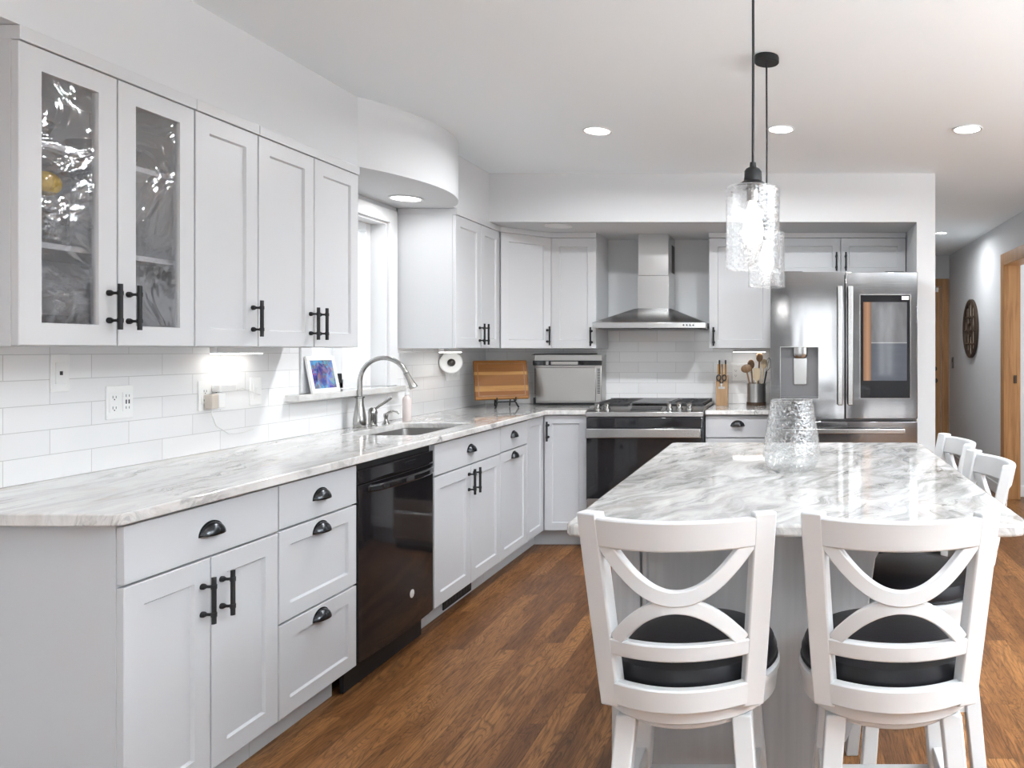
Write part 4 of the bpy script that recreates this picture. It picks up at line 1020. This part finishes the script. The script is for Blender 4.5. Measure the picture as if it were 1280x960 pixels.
def utensil(label, dx, dy, L, kind, m, tx, ty):
    o = thing('utensil', label, 'utensil', (cx_+dx, cy_+dy, CT1+0.033), 0, 'cooking utensils in the crock')
    o.rotation_euler = (R(ty)*0.6, R(tx)*TILT, 0)
    MB().tube([(0,0,0),(0,0,L*0.5),(0,0,L)], [0.005,0.0055,0.0065], 10).build('shaft', m, o)
    b = MB()
    if kind == 'spoon': b.ball((0,0,L+0.028), 0.030, 16, (0.85,0.28,1.15))
    elif kind == 'wide': b.ball((0,0,L+0.022), 0.034, 16, (1.15,0.28,0.9))
    elif kind == 'turner': b.prism([(-0.012,L-0.005),(0.012,L-0.005),(0.026,L+0.02),(0.026,L+0.085),(-0.026,L+0.085),(-0.026,L+0.02)], -0.003, 0.003, 'y')
    elif kind == 'whisk':
        for a in range(4):
            an = a*math.pi/4
            b.tube([(0.026*math.sin(math.pi*i/12)**0.8*math.cos(an), 0.026*math.sin(math.pi*i/12)**0.8*math.sin(an), L+0.10*i/12) for i in range(13)], 0.0012, 6)
    b.build('head', m, o)
utensil('wide brown wooden spoon leaning toward the knife block', -0.022, -0.02, 0.215, 'wide', M['spoonwood'], -15, 2)
utensil('brown wooden spoon second from the leaning one', -0.018, 0.01, 0.235, 'spoon', M['spoonwood'], -6, -3)
utensil('pale flat wooden turner in the middle of the crock', 0.0, -0.026, 0.150, 'turner', M['palewood'], 2, 3)
utensil('tall brown wooden spoon standing highest in the crock', 0.008, 0.012, 0.285, 'spoon', M['spoonwood'], 3, -3)
utensil('pale wooden spoon leaning toward the refrigerator', 0.026, -0.02, 0.240, 'spoon', M['palewood'], 8, 2)
utensil('wire whisk at the refrigerator side of the crock', 0.034, 0.0, 0.215, 'whisk', M['iron'], 13, -2)

# ------------------------------------------------------------------ vase
vx, vy = -0.006, 2.53
t = thing('vase', 'tapered crackle glass vase standing on the stone island', 'vase', (vx, vy, CT1+0.0005))
prof = [(0.058,0.0),(0.074,0.006),(0.088,0.022),(0.0965,0.046),(0.0955,0.066),(0.0905,0.10),(0.083,0.15),(0.0755,0.20),(0.0715,0.231)]
inner = [(r-0.0035, max(z, 0.008)) for r, z in prof][::-1]
MB().lathe([(0,0.0)]+prof+[(0.0700,0.2325)]+inner+[(0,0.008)], (0,0,0), 64).build('glass', M['crackle'], t)

# ------------------------------------------------------------------ things behind the cabinet glass
CX = -2.12
def ware(name, prof, y, z, x, m, label, cat, lid=None):
    t = thing(name, label, cat, (x, y, z+0.0005), 0, 'tableware behind the rippled glass')
    MB().lathe(prof, (0,0,0), 28).build('body', m, t)
    if lid: MB().ball((0,0,lid[0]), lid[1], 18, (1,1,0.95)).build('lid', lid[2], t)
bowl = [(0,0),(0.04,0),(0.075,0.03),(0.09,0.07),(0.086,0.07),(0.07,0.033),(0.03,0.008),(0,0.008)]
jar = [(0,0),(0.045,0),(0.05,0.01),(0.05,0.10),(0.04,0.118),(0.036,0.118),(0.046,0.098),(0.046,0.012),(0,0.008)]
glass = [(0,0),(0.026,0),(0.03,0.11),(0.028,0.11),(0.024,0.006),(0,0.006)]
Zb = UB+0.016
ware('bowl', bowl, 2.06, 1.868, CX, M['darkware'], 'dark grey bowl on top shelf behind the nearest glass door', 'bowl')
ware('bowl', bowl, 2.345, 1.868, CX, M['darkware'], 'dark grey bowl on top shelf behind the second glass door', 'bowl')
ware('jar', [(r_, z_*1.22) for r_, z_ in jar], 2.097, 1.598, -2.06, M['clearglass'], 'clear jar with round yellow lid behind the nearest glass door', 'jar', (0.172, 0.036, M['yellow']))
ware('glass', glass, 2.172, 1.598, -2.12, M['clearglass'], 'clear tumbler on middle shelf behind the nearest glass door', 'glass')
ware('glass', glass, 2.29, 1.598, -2.08, M['clearglass'], 'clear tumbler on middle shelf, nearer side of second glass door', 'glass')
ware('glass', glass, 2.40, 1.598, -2.10, M['clearglass'], 'clear tumbler on middle shelf, farther side of second glass door', 'glass')
ware('bowl', bowl, 2.10, Zb, CX, M['darkware'], 'dark grey bowl on cabinet floor behind the nearest glass door', 'bowl')
ware('jar', jar, 2.38, Zb, CX, M['clearglass'], 'clear jar on cabinet floor behind the second glass door', 'jar')

# ------------------------------------------------------------------ hall details
t = thing('wall_medallion', 'round dark openwork medallion hanging on the hall wall', 'wall art', (1.86, 7.95, 1.535), -90)
rr = 0.305
MB().lathe([(rr-0.035,-0.002),(rr,-0.002),(rr,-0.028),(rr-0.012,-0.034),(rr-0.035,-0.028)], (0,0,0), 56, 'y', closed=True).build('rim', M['bronze'], t)
b = MB()
for x in (-0.17, -0.06, 0.06, 0.17):
    h = math.sqrt((rr-0.03)**2-x*x); b.box(x-0.012, x+0.012, -0.022, -0.006, -h, h)
for z in (-0.16, -0.02, 0.12):
    h = math.sqrt((rr-0.03)**2-z*z)
    b.box(-h, h, -0.020, -0.008, z-0.009, z+0.009)
b.lathe([(0.055,-0.006),(0.085,-0.006),(0.085,-0.026),(0.055,-0.026)], (0,0,0), 28, 'y', closed=True)
b.build('lattice', M['bronze'], t, 0.002)
MB().lathe([(0,-0.001),(rr-0.03,-0.001),(rr-0.03,-0.005),(0,-0.005)], (0,0,0), 48, 'y').build('backing', M['tan'], t)
t = thing('keypad', 'small dark keypad on the hall wall beside the oak door', 'keypad', (1.86, 8.92, 1.10), -90)
MB().box(0, 0.075, -0.012, 0, 0, 0.13).build('case', M['steeldark'], t, 0.003)
MB().box(0.015, 0.06, -0.014, -0.0121, 0.07, 0.115).build('display', M['ovenglass'], t)

# unseen torchiere floor lamps added on the dining side to light the ceiling
for i, (x, y) in enumerate(((3.1, 1.9), (2.1, 0.0))):
    t = thing('floor_lamp', ['black torchiere floor lamp on the dining side, nearer the hall', 'black torchiere floor lamp on the dining side, nearer the camera'][i], 'floor lamp', (x, y, 0), 0, 'torchiere floor lamps')
    MB().lathe([(0,0),(0.14,0),(0.14,0.02),(0.03,0.035),(0,0.035)], (0,0,0), 32).build('base', M['black'], t)
    MB().cyl((0,0,0.034), (0,0,1.70), 0.013).build('pole', M['black'], t)
    MB().lathe([(0,1.70),(0.03,1.70),(0.12,1.74),(0.18,1.80),(0.175,1.80),(0.115,1.748),(0.0,1.715)], (0,0,0), 40).build('bowl', M['black'], t)
    a = area('lamp_light', (x, y, 1.79), (R(180),0,0), 0.30, 0.30, E_UP*(0.75, 1.35)[i], (0.93,0.97,1), 'DISK')
# ------------------------------------------------------------------ glazing behind the camera
for i, (x0, x1, z0) in enumerate(((-2.05,-0.75,0.8),(0.05,0.85,0.0),(1.52,1.85,0.8))):
    n = 'window_%d' % (i+2)
    b = MB(); e = 0.05
    b.box(x0, x0+e, -4.56, -4.50, z0, 2.2); b.box(x1-e, x1, -4.56, -4.50, z0, 2.2); b.box(x0+e, x1-e, -4.56, -4.50, z0, z0+e); b.box(x0+e, x1-e, -4.56, -4.50, 2.2-e, 2.2)
    xm = (x0+x1)/2; b.box(xm-0.03, xm+0.03, -4.56, -4.50, z0+e, 2.2-e)
    wo = struct(b.build(n, M['trim'], None, 0.004))
    MB().box(x0+e, x1-e, -4.535, -4.529, z0+e, 2.2-e).build('window_glass', M['pane'], wo)
b = MB(); b.box(4.21, 4.27, -1.5, -1.44, 0.45, 2.25); b.box(4.21, 4.27, 3.04, 3.1, 0.45, 2.25); b.box(4.21, 4.27, 0.77, 0.83, 0.45, 2.25); b.box(4.21, 4.27, -1.44, 3.04, 0.45, 0.51); b.box(4.21, 4.27, -1.44, 3.04, 2.19, 2.25)
struct(b.build('window_5', M['trim'], None, 0.004))  # frame of the added dining-side window, out of view
